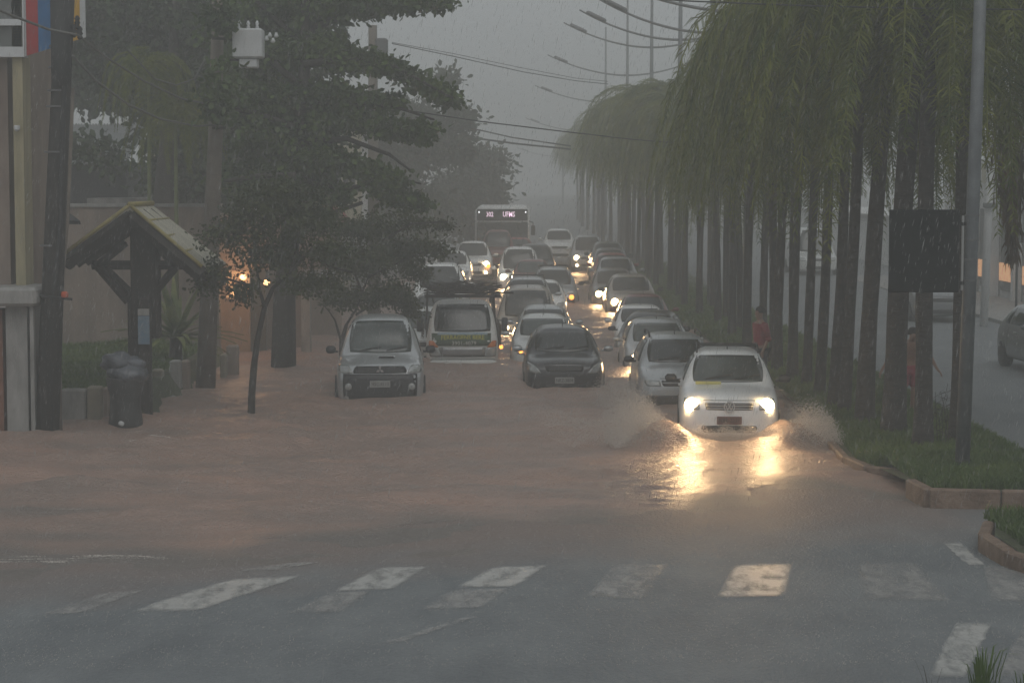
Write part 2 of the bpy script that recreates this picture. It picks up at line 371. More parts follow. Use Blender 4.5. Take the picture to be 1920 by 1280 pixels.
# ------------------------------------------------------------ vehicles
def body_mesh(L, W, H, kind, zs=1.0, nose=.70):
    """closed smooth body: loft of cross-sections from the nose (y=0) to the tail (y=L)"""
    hw = W / 2; q = zs
    if kind == 'hatch':
        yc, yr, yrr = 1.02, 1.72, L - .62
        tail = [(yrr, .98, .18, .5, .93, H - .07, .66), (L - .26, .96, .2, .5, .92, 1.12, .72), (L, .86, .3, .5, .82, .90, .74)]
    elif kind == 'sedan':
        yc, yr, yrr = 1.15, 1.95, L - 1.35
        tail = [(yrr, .98, .18, .5, .92, H - .06, .62), (L - .8, .98, .18, .5, .92, 1.04, .74), (L - .15, .95, .2, .5, .88, .98, .76), (L, .86, .3, .5, .8, .88, .74)]
    elif kind == 'van':
        yc, yr, yrr = .80, 1.45, L - .3
        tail = [(yrr, .98, .18, .5, .95, H - .05, .74), (L - .1, .97, .2, .5, .92, H - .25, .78), (L, .9, .3, .5, .86, 1.0, .8)]
    else:   # suv / pickup cab
        yc, yr, yrr = 1.25, 1.85, L - .45
        tail = [(yrr, .98, .25, .55, .98, H - .06, .70), (L - .15, .96, .28, .55, .96, 1.15, .74), (L, .9, .34, .55, .85, .95, .76)]
    if kind == 'pickup':
        tail = [(3.25, .98, .25, .55, .98, H - .07, .68), (3.5, .98, .28, .55, .96, 1.06, .86), (L - .1, .98, .3, .55, .95, 1.04, .88), (L, .95, .34, .55, .88, .98, .88)]
        yrr = 3.25
    hf = nose / .70
    st = [(0.00, .66, .24, .44, .58 * hf, .64 * hf, .52), (.07, .84, .19, .42, .62 * hf, .705 * hf, .58), (.28, .955, .18, .46, .70 * hf, min(.765 * hf, .895), .64),
          (.62, .995, .18, .5, .79 * hf, min(.845 * hf, .925), .70), (yc - .06, 1, .18, .5, .90, .945, .74), (yc + .06, 1, .18, .5, .91, .975, .745),
          (yc + (yr - yc) * .5, 1, .18, .5, .925, (.97 + H / q) / 2, .715), (yr - .05, 1, .18, .5, .93, H / q - .035, .68), (yr + .12, 1, .18, .5, .935, H / q - .005, .67),
          ((yr + yrr) / 2, 1, .18, .5, .94, H / q + .01, .675), (yrr - .15, .995, .18, .5, .94, H / q - .02, .665)]
    st = [(a, b, c * q, d * q, e * q, f * q, g) for a, b, c, d, e, f, g in st] + [(a, b, c, d, e if e < 1.2 else e, f, g) for a, b, c, d, e, f, g in tail]
    V = []; Fc = []
    for i, (y, wb, zb, zm, zsh, zt, wt) in enumerate(st):
        B = hw * wb; T = hw * wt
        oy = [0, 0, 0, 0.0, .05, .07] if i == 0 else ([0, 0, 0, .01, .03, .04] if i == 1 else [0] * 6)
        half = [(B * .86, zb), (B * .985, zb + .07), (B, zm), (B * .965, zsh), (T, zt - .035), (T * .52, zt + .012)]
        ring = [(x, y + oy[j], z) for j, (x, z) in enumerate(half)] + [(-x, y + oy[j], z) for j, (x, z) in reversed(list(enumerate(half)))]
        V += ring
    n = 12
    for i in range(len(st) - 1):
        for j in range(n):
            jj = (j + 1) % n; Fc.append((i * n + j, (i + 1) * n + j, (i + 1) * n + jj, i * n + jj))
    for j in range(5): Fc.append((j, j + 1, 10 - j, 11 - j))
    e = (len(st) - 1) * n
    for j in range(5): Fc.append((e + 11 - j, e + 10 - j, e + j + 1, e + j))
    me = bpy.data.meshes.new('b'); me.from_pydata(V, [], Fc); me.update()
    o = bpy.data.objects.new('b', me); COL.objects.link(o)
    s = o.modifiers.new('s', 'SUBSURF'); s.levels = 2; s.render_levels = 2
    dg = bpy.context.evaluated_depsgraph_get(); dg.update()
    m2 = bpy.data.meshes.new_from_object(o.evaluated_get(dg)); m2.shade_smooth()
    bpy.data.objects.remove(o); bpy.data.meshes.remove(me)
    bv = BVHTree.FromPolygons([v.co for v in m2.vertices], [tuple(p.vertices) for p in m2.polygons])
    return m2, bv, (yc, yr, yrr)

def patch(bv, corners, axis, rnd_=0.0, off=.006, nx=8, nz=6, side=1, yshift=0.0):
    """a panel laid on the body surface: corners bottom-left, bottom-right, top-right, top-left"""
    a, b, c, d = [Vector((p[0], p[1])) for p in corners]
    vs = []; fs = []
    last = None; pts = []
    for j in range(nz + 1):
        for i in range(nx + 1):
            u, v = i / nx, j / nz
            if rnd_:
                U, V_ = 2 * u - 1, 2 * v - 1
                du, dv = U * math.sqrt(1 - V_ * V_ / 2), V_ * math.sqrt(1 - U * U / 2)
                u = (1 + U * (1 - rnd_) + du * rnd_) / 2; v = (1 + V_ * (1 - rnd_) + dv * rnd_) / 2
            p = (a * (1 - u) + b * u) * (1 - v) + (d * (1 - u) + c * u) * v
            if axis == 'y': h = bv.ray_cast(Vector((p.x, -3, p.y)), Vector((0, 1, 0)))
            elif axis == 'x': h = bv.ray_cast(Vector((side * 4, p.x, p.y)), Vector((-side, 0, 0)))
            else: h = bv.ray_cast(Vector((p.x, p.y, 5)), Vector((0, 0, -1)))
            if h[0] is None:
                pts.append(None); continue
            nrm = h[1]
            pts.append((h[0] + nrm * off, h[0] - nrm * .006)); last = pts[-1]
    good = [p for p in pts if p]
    if not good: return None
    for k, p in enumerate(pts):
        if p is None:
            pts[k] = min(good, key=lambda g: abs(pts.index(g) - k))
    n1 = len(pts)
    vs = [tuple(p[0]) for p in pts] + [tuple(p[1]) for p in pts]
    w_ = nx + 1
    for j in range(nz):
        for i in range(nx): q = j * w_ + i; fs.append((q, q + 1, q + w_ + 1, q + w_))
    bd = [i for i in range(w_)] + [j * w_ + nx for j in range(1, nz + 1)] + [nz * w_ + i for i in range(nx - 1, -1, -1)] + [j * w_ for j in range(nz - 1, 0, -1)]
    for k in range(len(bd)):
        p, q = bd[k], bd[(k + 1) % len(bd)]; fs.append((q, p, p + n1, q + n1))
    return MB().add(vs, fs)

def surf(bv, x, z):
    h = bv.ray_cast(Vector((x, -3, z)), Vector((0, 1, 0)))
    return h[0] if h[0] else Vector((x, 0, z))

LAMPS = []
def spot(parent, p, power, ang=84, aim=(0, -1, -.28), col=(1, .62, .30), rad=.07):
    la = bpy.data.lights.new('headlight_beam', 'SPOT'); la.energy = power; la.color = col; la.spot_size = R(ang); la.spot_blend = .8
    la.shadow_soft_size = rad * 2
    o = bpy.data.objects.new('headlight_beam', la); COL.objects.link(o); o.parent = parent
    o.location = p; o.rotation_euler = Vector(aim).to_track_quat('-Z', 'Y').to_euler()
    return o

def car(name, label, cat, cx, ty, dist, h, w, L=3.9, kind='hatch', col='silver', glass='car_glass', lit=(), yaw=0.0, zs=1.0, nose=.77,
        rack=False, antenna=True, mirrors=None, lower=None, wipers=True, plate=None, platecol='plate_grey', bars=0, badge=None, group='vehicles queuing on the flooded street',
        glow='headlamp_glow', power=0, rear=False, zb=None, scoop=False, detail=True, fog=False, hl=None, roofcol=None, seam=True, lampr=.115, bh=None, gzz=None):
    yr0 = {'hatch': 1.9, 'sedan': 2.1, 'van': 1.7, 'suv': 2.1, 'pickup': 2.1}[kind]
    dr = dist + yr0
    if zb is None: zb = HC - h - (ty - 345) / (F / dr)
    x = (cx - 960) / F * (dist + .4)
    t = thing(name, label, cat, (x, dist, zb), R(yaw), group)
    me, bv, (yc, yr, yrr) = body_mesh(L, w, h, kind, zs, nose)
    P = 'car_paint_' + col
    body = put(me, 'body', P, t)
    hw = w / 2; q = zs; hf = nose / .70
    def add(nm, mb, m, par=None):
        if mb is None: return None
        return mb.build(nm, m, par or t, smooth=True)
    # windscreen
    zc, zr = .985 * q + .0, h - .075
    tb, tt = hw * .735, hw * .655
    ws = add('windscreen', patch(bv, [(-tb, zc), (tb, zc), (tt, zr), (-tt, zr)], 'y', .22, .008, 12, 8), glass)
    if wipers:
        for sx in (-.42, .12):
            p0 = surf(bv, sx * hw * 1.1, zc + .03); p1 = surf(bv, sx * hw * 1.1 + .42, zc + .10)
            o = Vector((0, -.02, .02)); MB().tube([p0 + o, (p0 + p1) / 2 + o * 1.2, p1 + o], .011, 5).build('wiper', 'rubber', t)
    # side windows
    belt = .965 * q
    for s in (-1, 1):
        y1 = {'hatch': yrr - .25, 'sedan': yrr - .15, 'van': yrr - .3, 'suv': yrr - .3, 'pickup': 3.05}[kind]
        ym = (yc + yr + y1) / 2 + .05
        a = add('side_window', patch(bv, [(yc + .38, belt + .01), (ym - .04, belt + .01), (ym - .04, h - .11), (yr + .13, h - .11)], 'x', .12, .006, 5, 4, s), glass)
        b = add('side_window', patch(bv, [(ym + .04, belt + .01), (y1 + .12, belt + .03), (y1 - .08, h - .13), (ym + .04, h - .11)], 'x', .15, .006, 5, 4, s), glass)
    # mirrors
    mc = mirrors or P
    for s in (-1, 1):
        m = MB().box((s * (hw + .12), yc + .36, 1.0 * q + .03), (.20, .11, .15 if kind in ('suv', 'pickup', 'van') else .125), bev=.04)
        m.box((s * (hw + .015), yc + .40, .97 * q + .02), (.09, .05, .04))
        add('mirror', m, mc)
    # wheels
    for s in (-1, 1):
        for yy in (.74, L - .78):
            wr_ = .30 if zs <= 1.05 else .36
            wh = thing('wheel', '', '', (s * (hw - .095), yy, wr_), 0); del wh['label']; del wh['category']; wh.parent = t
            MB().lathe((0, 0, 0), [(wr_ * .6, -.1), (wr_ * .96, -.1), (wr_, -.07), (wr_, .07), (wr_ * .96, .1), (wr_ * .6, .1)], 18, 'x').build('tyre', 'rubber', wh, True)
            MB().lathe((s * .045, 0, 0), [(.05, -.05), (wr_ * .62, -.05), (wr_ * .62, .045), (.09, .06)], 12, 'x').build('rim', 'rim_metal', wh, True)
    if rear:
        for s in (-1, 1):
            pass
    # front: grille, lower intake, lamps, plate
    gz1, gz0 = gzz if gzz else (.655 * hf * q, .555 * hf * q)
    gw = 1.25 if gzz else 1
    lz = lower if lower else None
    if lz:
        add('bumper', patch(bv, [(-hw * .80, .24 * q), (hw * .80, .24 * q), (hw * .82, lz), (-hw * .82, lz)], 'y', .06, .012, 14, 5), 'black_plastic')
    else:
        add('bumper_intake', patch(bv, [(-hw * .52, .27 * q), (hw * .52, .27 * q), (hw * .56, .385 * q), (-hw * .56, .385 * q)], 'y', .25, .006, 8, 3), 'dark_grille')
    g = add('grille', patch(bv, [(-hw * .44 * gw, gz0), (hw * .44 * gw, gz0), (hw * .49 * gw, gz1), (-hw * .49 * gw, gz1)], 'y', .18, .008, 10, 4), 'dark_grille')
    for k in range(bars):
        zz = gz0 + (gz1 - gz0) * (k + .5) / bars
        p = patch(bv, [(-hw * .455, zz - .011), (hw * .455, zz - .011), (hw * .46, zz + .011), (-hw * .46, zz + .011)], 'y', 0, .02, 8, 1)
        p.build('grille_bar', 'rim_metal', g, True)
    for s in (-1, 1):
        c4 = hl or [(.50, .545), (.80, .56), (.84, .70), (.56, .675)]
        pts = [(s * hw * a, z * hf) for a, z in c4]
        if s < 0: pts = [pts[1], pts[0], pts[3], pts[2]]
        ln = add('headlight', patch(bv, pts, 'y', .35, .012, 6, 5), 'lens')
        k = -1 if s < 0 else 1
        if k in lit:
            cxh = s * hw * (sum(a for a, _ in c4) / 4 + .01); czh = sum(z for _, z in c4) / 4 * hf
            p = surf(bv, cxh, czh)
            MB().lathe(p + Vector((0, -.035, 0)), [(lampr * .6, -.02), (lampr, 0), (lampr, .03)], 16, 'y').build('bulb', glow, ln, True)
            if power: spot(t, p + Vector((0, -.10, 0)), power, rad=lampr * .8)
            if fog:
                p = surf(bv, s * hw * .66, .33 * q)
                MB().lathe(p + Vector((0, -.03, 0)), [(.03, -.02), (.05, 0), (.05, .03)], 12, 'y').build('fog_lamp', glow, t, True)
    if detail and seam:
        zz = .68 * hf
        for s in (-1, 1):
            pass
        add('bonnet_seam', patch(bv, [(-hw * .50, zz), (hw * .50, zz), (hw * .50, zz + .009), (-hw * .50, zz + .009)], 'y', 0, .003, 10, 1), 'dark_grille')
    if plate:
        p = surf(bv, 0, .47 * q if not lz else .40 * q)
        zz = .47 * q if not lz else .53 * q
        pl = MB().box((0, p.y - .02, zz), (.40, .014, .13), bev=.005).build('licence_plate', platecol, t)
        text('lettering', plate, .10, 'ink', pl, (0, p.y - .03, zz), sx=.82)
    if antenna:
        MB().tube([(0, yr + .22, h - .01), (0, yr + .36, h + .16)], [.012, .006], 5).build('antenna', 'rubber', t)
    if rack:
        for s in (-1, 1):
            xx = s * hw * .62
            MB().tube([(xx, yr + .1, h - .045), (xx, yr + .2, h + .035), (xx, (yr + yrr) / 2, h + .05), (xx, yrr - .25, h + .03), (xx, yrr - .15, h - .05)], .018, 6).build('roof_rail', 'rubber', t, True)
        if rack == 2:
            for yy in (yr + .55, yrr - .6):
                MB().tube([(-hw * .64, yy, h + .045), (hw * .64, yy, h + .045)], .018, 6).build('roof_bar', 'rubber', t, True)
    if scoop:
        zz = .955 * q
        MB().box((.12, yc - .42, zz), (.36, .3, .05), bev=.02).build('bonnet_scoop', P, t, True)
        MB().box((.12, yc - .575, zz), (.29, .02, .032)).build('scoop_mouth', 'dark_grille', t)
    if detail:
        for s in (-1, 1):    # indicator at the wing and door handle
            yy = yc + (yr - yc) + .75
            h0 = bv.ray_cast(Vector((s * 4, yy, .82 * q)), Vector((-s, 0, 0)))
            if h0[0]: MB().box(h0[0] + Vector((s * .015, 0, 0)), (.03, .17, .03), bev=.008).build('door_handle', P, t)
            for yq in (yc + .45, ym):
                pp = patch(bv, [(yq - .006, .30 * q), (yq + .006, .30 * q), (yq + .006, .9 * q), (yq - .006, .9 * q)], 'x', 0, .002, 1, 8, s)
                if pp: pp.build('door_seam', 'dark_grille', t)
    if kind == 'pickup':
        MB().box((0, (3.6 + L - .15) / 2, 1.075), (w * .80, L - .3 - 3.6, .02)).build('load_bed', 'dark_grille', t)
    return t, bv, zb

for nm, c, mtl in (('white', (.82, .82, .80), 0), ('silver', (.48, .495, .50), .4), ('grey', (.19, .195, .20), .4), ('dark', (.022, .024, .027), .2), ('black', (.012, .012, .014), 0),
                   ('red', (.30, .035, .03), .1), ('maroon', (.17, .03, .026), .2), ('beige', (.34, .31, .27), .3), ('pale', (.64, .65, .63), .2), ('green_grey', (.12, .14, .13), .3)):
    paint(nm, c, mtl)

# the white car ploughing through the flood
t, bv, zb = car('hatchback', 'white hatchback with both headlights on, ploughing up a wave at the front of the flood', 'car', 1365, 655, 34.2, 1.47, 1.66, 3.80, 'hatch', 'white',
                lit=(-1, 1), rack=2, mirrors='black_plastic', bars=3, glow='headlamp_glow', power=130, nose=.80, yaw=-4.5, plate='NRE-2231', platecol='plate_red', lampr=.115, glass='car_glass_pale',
                hl=[(.56, .55), (.84, .56), (.88, .70), (.60, .67)])
p = surf(bv, 0, .69)
bd = MB()
for k in range(24):
    a, b = 2 * math.pi * k / 24, 2 * math.pi * (k + 1) / 24
    bd.box((.082 * math.cos((a + b) / 2), 0, .082 * math.sin((a + b) / 2)), (.015, .03, .024), ry=-(a + b) / 2)
for x0, z0, x1, z1 in ((-.032, .07, 0, .008), (.032, .07, 0, .008), (-.06, .03, -.03, -.055), (-.03, -.055, 0, .008), (0, .008, .03, -.055), (.03, -.055, .06, .03)):
    bd.tube([(x0, 0, z0), (x1, 0, z1)], .0075, 5)
bd.build('badge', mat('badge_silver', (.55, .55, .54), .35), t, loc=p + Vector((0, -.05, 0)))
MB().box((-.33, .98, .985), (.42, .02, .05)).build('paper_strip', mat('yellow_paper', (.55, .50, .16), .6), t)
fox = t
car('station_wagon', 'silver car with black roof rails and one amber indicator lit, right behind the white car', 'car', 1277, 627, 40.9, 1.48, 1.66, 4.0, 'hatch', 'silver', rack=True, mirrors='black_plastic', bars=1, lower=.44,
    hl=[(.46, .55), (.82, .555), (.86, .655), (.50, .65)])
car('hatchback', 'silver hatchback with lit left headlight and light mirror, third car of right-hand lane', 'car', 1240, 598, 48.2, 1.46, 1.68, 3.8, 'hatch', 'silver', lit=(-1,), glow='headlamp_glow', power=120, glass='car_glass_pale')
car('hatchback', 'dark hatchback set at an angle with its long dark flank beside the silver hatchback', 'car', 1206, 584, 54.0, 1.44, 1.70, 3.9, 'hatch', 'dark', yaw=-9, wipers=False)
car('hatchback', 'white car with a bright white mirror, directly behind the angled dark hatchback', 'car', 1208, 572, 58.6, 1.42, 1.66, 3.7, 'hatch', 'white', wipers=False)
car('sedan', 'maroon car with a pale wet roof in the middle of the right-hand lane', 'car', 1213, 551, 63.4, 1.46, 1.68, 4.2, 'sedan', 'maroon')
car('hatchback', 'brownish grey car with one bright low headlight and a wide dark windscreen, right-hand lane', 'car', 1186, 514, 69.2, 1.5, 1.72, 3.9, 'hatch', 'beige', lit=(-1,), glow='headlamp_glow', power=320, mirrors='black_plastic')
car('hatchback', 'dark hatchback with one bright headlight, just left of the brownish grey car', 'car', 1154, 503, 74.4, 1.5, 1.70, 3.8, 'hatch', 'grey', lit=(-1,), glow='headlamp_glow', power=320, mirrors='black_plastic', wipers=False)
car('sedan', 'silver car with two pale mirrors and a dark windscreen, far along the right-hand lane', 'car', 1159, 481, 79.6, 1.5, 1.70, 4.2, 'sedan', 'silver', glass='car_glass')
car('hatchback', 'reddish car whose roof shows just above the silver car with pale mirrors', 'car', 1151, 474, 85.0, 1.48, 1.68, 3.8, 'hatch', 'red', wipers=False)
car('hatchback', 'grey hazy car behind the reddish roof on the right-hand side', 'car', 1146, 465, 89.6, 1.5, 1.68, 3.9, 'hatch', 'grey', lit=(-1,), glow='headlamp_white', wipers=False)
car('suv', 'tall dark green-grey car nearly lost in the haze beside the palm trunks', 'car', 1143, 453, 94.6, 1.65, 1.75, 4.2, 'suv', 'green_grey', zs=1.1, wipers=False)
car('minivan', 'silver minivan with a bright headlight and an added glow as its reflection at the left corner, far back in the rain', 'car', 1104, 441, 99.8, 1.68, 1.72, 4.1, 'hatch', 'silver', lit=(-1,), glow='headlamp_glow', power=320, fog=True, wipers=False)  # its glowing fog lamp is added as the headlight's reflection
car('suv', 'white car with a dark windscreen, rearmost right of the bus', 'car', 1049, 429, 106.5, 1.6, 1.68, 4.1, 'suv', 'white', zs=1.08, wipers=False, glow='headlamp_dim')

# the dark hatchback and those behind it
t, bv, zb = car('hatchback', 'black hatchback with clear unlit headlights at the water line, front of the middle lane', 'car', 1058, 612, 44.0, 1.46, 1.70, 3.9, 'hatch', 'black', bars=0, plate='NRZ-3804', mirrors='car_paint_silver', nose=.82,
                hl=[(.54, .52), (.84, .53), (.93, .715), (.72, .655)])
p = surf(bv, 0, .71); MB().lathe(p + Vector((0, -.02, 0)), [(.04, -.01), (.055, 0), (.055, .01)], 14, 'y').build('badge', 'chrome', t).scale = (1.2, 1, .55)
MB().lathe((.22, -.01, .25), [(.05, -.01), (.07, 0), (.07, .02)], 10, 'y').build('glowing_reflector', 'amber_glow', t).scale = (1.4, 1, .4)  # no lamp here: the amber glint is put in as emission
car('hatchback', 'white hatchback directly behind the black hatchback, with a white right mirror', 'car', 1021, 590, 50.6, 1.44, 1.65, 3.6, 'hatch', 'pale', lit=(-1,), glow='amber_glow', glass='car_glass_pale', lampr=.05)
car('hatchback', 'light car with a roof aerial seen over the roof of the white hatchback', 'car', 1022, 573, 55.4, 1.43, 1.62, 3.7, 'hatch', 'silver', wipers=False)
car('minivan', 'beige minivan with a broad windscreen and a glaring headlight beside the loaded truck', 'van', 990, 538, 59.6, 1.78, 1.86, 4.2, 'van', 'beige', lit=(-1,), glow='headlamp_glow', power=320, lampr=.10, nose=.8)
car('hatchback', 'light car with a dark arched roof bar showing over the beige minivan', 'car', 990, 519, 64.4, 1.52, 1.66, 3.8, 'hatch', 'silver', rack=2, wipers=False)
car('hatchback', 'small white car half hidden behind the arched roof bar', 'car', 1019, 525, 70.8, 1.42, 1.64, 3.6, 'hatch', 'white', wipers=False)
car('suv', 'silver off-roader with roof rack, dark lower body and large black mirror', 'car', 1040, 501, 75.8, 1.66, 1.74, 4.2, 'suv', 'silver', rack=2, mirrors='black_plastic', zs=1.08, lower=.66, lit=(1,), glow='amber_glow', wipers=False, lampr=.09)
car('sedan', 'dark red car with a pale windscreen between the off-roader and the white van', 'car', 999, 486, 80.6, 1.46, 1.66, 4.1, 'sedan', 'maroon', glass='car_glass_pale', wipers=False)
car('van', 'white van with a very bright white headlight at the left of the middle lane', 'van', 974, 463, 85.4, 1.85, 1.86, 4.0, 'van', 'white', lit=(-1,), glow='headlamp_white', power=250, lampr=.125, nose=.8)
car('suv', 'dark tall car with a white mirror top, behind the white van', 'car', 1004, 457, 90.2, 1.72, 1.80, 4.1, 'suv', 'dark', zs=1.1, mirrors='car_paint_pale', wipers=False)
car('hatchback', 'bright red hatchback with a wet white-looking roof, in front of the bus', 'car', 970, 445, 95.4, 1.5, 1.70, 3.7, 'hatch', 'red', glass='car_glass_pale', wipers=False)
car('suv', 'dark red off-roader in front of the bus, just left of the bright red hatchback', 'car', 933, 431, 94.4, 1.85, 1.60, 4.3, 'suv', 'maroon', zs=1.12, wipers=False, mirrors='black_plastic')

# left lane
t, bv, zb = car('pickup_truck', 'silver pickup with black lower bumper and bonnet scoop, standing in the water at the left', 'pickup', 714, 592, 41.6, 1.80, 1.78, 4.9, 'pickup', 'silver', glass='car_glass_pale', mirrors='black_plastic', zs=1.12, nose=.84, yaw=3, gzz=(.80, .935),
                lower=.79, scoop=True, plate='HSC-4113', antenna=False, hl=[(.58, .665), (.90, .665), (.93, .785), (.68, .785)])
p = surf(bv, 0, .87)
bd = MB()
for a in (90, 210, 330):
    d = Vector((math.cos(R(a)), 0, math.sin(R(a)))); e = Vector((-d.z, 0, d.x))
    bd.add([Vector((0, 0, 0)) + Vector((0, -.004, 0)), d * .045 + e * .024 + Vector((0, -.004, 0)), d * .088 + Vector((0, -.004, 0)), d * .045 - e * .024 + Vector((0, -.004, 0)),
            Vector((0, .006, 0)), d * .045 + e * .024 + Vector((0, .006, 0)), d * .088 + Vector((0, .006, 0)), d * .045 - e * .024 + Vector((0, .006, 0))],
           [(0, 1, 2, 3), (7, 6, 5, 4), (0, 4, 5, 1), (1, 5, 6, 2), (2, 6, 7, 3), (3, 7, 4, 0)])
bd.build('badge', 'chrome', t, loc=p + Vector((0, -.03, 0)))
for s in (-1, 1):
    p = surf(bv, s * .62, .54); MB().lathe(p + Vector((0, -.02, 0)), [(.05, -.01), (.07, 0), (.07, .02)], 14, 'y').build('fog_lamp', 'lens', t, True)
car('hatchback', 'white car whose roof and windscreen show between the pickup and the loaded truck', 'car', 790, 577, 52.0, 1.45, 1.66, 3.7, 'hatch', 'pale', glass='car_glass_pale', wipers=False)
car('hatchback', 'silver car with a reddish windscreen under the hanging leaves, behind the loaded truck', 'car', 818, 548, 59.4, 1.46, 1.66, 3.8, 'hatch', 'silver', wipers=False)
car('suv', 'white off-roader with a bonnet scoop above the branches loaded on the truck', 'car', 822, 494, 66.8, 1.80, 1.82, 4.5, 'suv', 'white', rack=True, scoop=True, zs=1.12, nose=.84, glass='car_glass')
car('hatchback', 'white car half hidden behind the white off-roader at the left', 'car', 846, 470, 84.0, 1.5, 1.66, 3.8, 'hatch', 'white', wipers=False)
t, bv, zb = car('sedan', 'white car with cabin light on and orange lights at one corner, left of the bus', 'car', 886, 452, 89.2, 1.58, 1.72, 4.2, 'sedan', 'white', lit=(1,), glow='headlamp_glow', power=110, fog=True, lampr=.12, wipers=False, glass='car_glass')
MB().box((.25, 1.62, 1.24), (.30, .04, .10), bev=.02).build('cabin_lamp', mat('cabin_glow', (1, .9, .5), .5, emit=(1, .78, .35), estr=2.2), t)
MB().lathe((.66, -.03, .60), [(.05, -.01), (.09, 0), (.09, .02)], 12, 'y').build('indicator', 'amber_glow', t)

# loaded truck: forward-control cab and flat bed
mat('cab_white', (.60, .61, .59), .4, bump=.05)
mat('banner_green', (.035, .07, .03), .6, var=.5, vscale=5)
mat('banner_yellow', (.45, .42, .04), .6); mat('banner_blue', (.12, .24, .36), .6, col2=(.45, .5, .5), vscale=9)
mat('banner_white', (.6, .6, .56), .6); mat('wood_slat', (.09, .065, .045), .8, var=.5, vscale=6, bump=.4)
mat('bark_dark', (.03, .024, .02), .9, var=.4, vscale=6, bump=.6, bscale=20)
s_ = F / 50.6
TX = (868 - 960) / F * 50.9; zb = -.52
t = thing('flatbed_truck', 'white flatbed truck with yellow lettering on a green strip and branches on its roof rack', 'truck', (TX, 50.6, zb), R(2.5), 'vehicles queuing on the flooded street')
st = [(0, .62, .30, .5, .95, 1.02), (.06, .76, .28, .5, .98, 1.10), (.22, .83, .28, .5, 1.0, 1.22), (.55, .87, .28, .5, 1.02, 1.80), (.75, .87, .28, .5, 1.02, 1.93), (1.3, .87, .28, .5, 1.02, 1.95), (1.55, .86, .28, .5, 1.0, 1.90), (1.62, .83, .32, .5, 1.0, 1.8)]
V = []; Fc = []
for i, (y, B, z0, zm, zsh, zt) in enumerate(st):
    T = (B * .95 if i < 3 else B * .84); half = [(B * .9, z0), (B, z0 + .1), (B, zm), (B, zsh), (T, zt - .06), (T * .6, zt)]
    V += [(x, y, z) for x, z in half] + [(-x, y, z) for x, z in reversed(half)]
for i in range(len(st) - 1):
    for j in range(12): Fc.append((i * 12 + j, (i + 1) * 12 + j, (i + 1) * 12 + (j + 1) % 12, i * 12 + (j + 1) % 12))
for j in range(5): Fc.append((j, j + 1, 10 - j, 11 - j)); e = 84; Fc.append((e + 11 - j, e + 10 - j, e + j + 1, e + j))
me = bpy.data.meshes.new('c'); me.from_pydata(V, [], Fc); o = bpy.data.objects.new('c', me); COL.objects.link(o)
sm = o.modifiers.new('s', 'SUBSURF'); sm.levels = 2
dg = bpy.context.evaluated_depsgraph_get(); dg.update(); m2 = bpy.data.meshes.new_from_object(o.evaluated_get(dg)); m2.shade_smooth(); bpy.data.objects.remove(o)
bv = BVHTree.FromPolygons([v.co for v in m2.vertices], [tuple(p.vertices) for p in m2.polygons])
put(m2, 'cab', 'cab_white', t)
patch(bv, [(-.70, 1.20), (.70, 1.20), (.63, 1.84), (-.63, 1.84)], 'y', .18, .01, 12, 8).build('windscreen', 'car_glass', t, True)
patch(bv, [(-.72, .88), (.66, .88), (.68, 1.17), (-.74, 1.17)], 'y', .02, .008, 12, 4).build('banner', 'banner_green', t, True)
patch(bv, [(-.60, 1.13), (.60, 1.13), (.60, 1.18), (-.60, 1.18)], 'y', .02, .014, 12, 1).build('banner_edge', 'banner_blue', t, True)
yb = surf(bv, 0, 1.05).y
text('lettering', 'FERRAGENS BERE', .155, 'banner_yellow', t, (0, surf(bv, 0, 1.075).y - .02, 1.078), rot=(R(82), 0, 0), sx=.86, bold=.004)
text('lettering', '3901-4079', .13, 'banner_white', t, (.03, surf(bv, 0, .94).y - .02, .945), sx=1.05)
patch(bv, [(-.55, .62), (.52, .62), (.56, .85), (-.58, .85)], 'y', .1, .008, 10, 3).build('grille', 'rim_metal', t, True)
for s in (-1, 1):
    pts = [(.50, .62), (.78, .62), (.80, .84), (.58, .84)]
    pts = [(s * a, b) for a, b in pts]
    if s < 0: pts = [pts[1], pts[0], pts[3], pts[2]]
    hl_ = patch(bv, pts, 'y', .3, .014, 6, 5).build('headlight', 'lens', t, True)
    pts = [(.56, .84), (.80, .85), (.80, 1.0), (.70, 1.0)]; pts = [(s * a, b) for a, b in pts]
    if s < 0: pts = [pts[1], pts[0], pts[3], pts[2]]
    patch(bv, pts, 'y', .3, .012, 5, 4).build('indicator', 'amber_lens', t, True)
    MB().box((s * 1.02, .62, 1.35), (.15, .1, .34), bev=.03).tube([(s * .84, .6, 1.45), (s * 1.0, .62, 1.45)], .015, 5).build('mirror', 'black_plastic', t, True)
    patch(bv, [(.62, 1.1), (1.25, 1.1), (1.25, 1.72), (.85, 1.72)], 'x', .12, .006, 5, 4, s).build('side_window', 'car_glass', t, True)
MB().box((0, -.04, .44), (1.62, .16, .26), bev=.06).build('bumper', 'cab_white', t, True)
MB().box((0, -.03, .30), (1.2, .1, .1), bev=.03).build('bumper_skirt', 'black_plastic', t, True)
bd = MB().box((0, 3.0, .78), (1.86, 2.7, .10))
bd.build('load_bed', 'wood_slat', t)
for s in (-1, 1):
    for k in range(3): MB().box((s * .93, 3.0, .93 + k * .16), (.03, 2.7, .11)).build('side_board', 'wood_slat', t)
    for k in range(6): MB().box((s * .965, 1.75 + k * .5, 1.02), (.035, .07, .52)).build('stake', 'wood_slat', t)
for k in range(9): MB().box((-.84 + k * .21, 1.66, 1.06), (.06, .03, .5)).build('stake', 'wood_slat', t)
MB().lathe((.98, 1.72, .72), [(.03, -.03), (.05, 0), (.05, .02)], 10, 'y').build('marker_lamp', 'amber_glow', t)
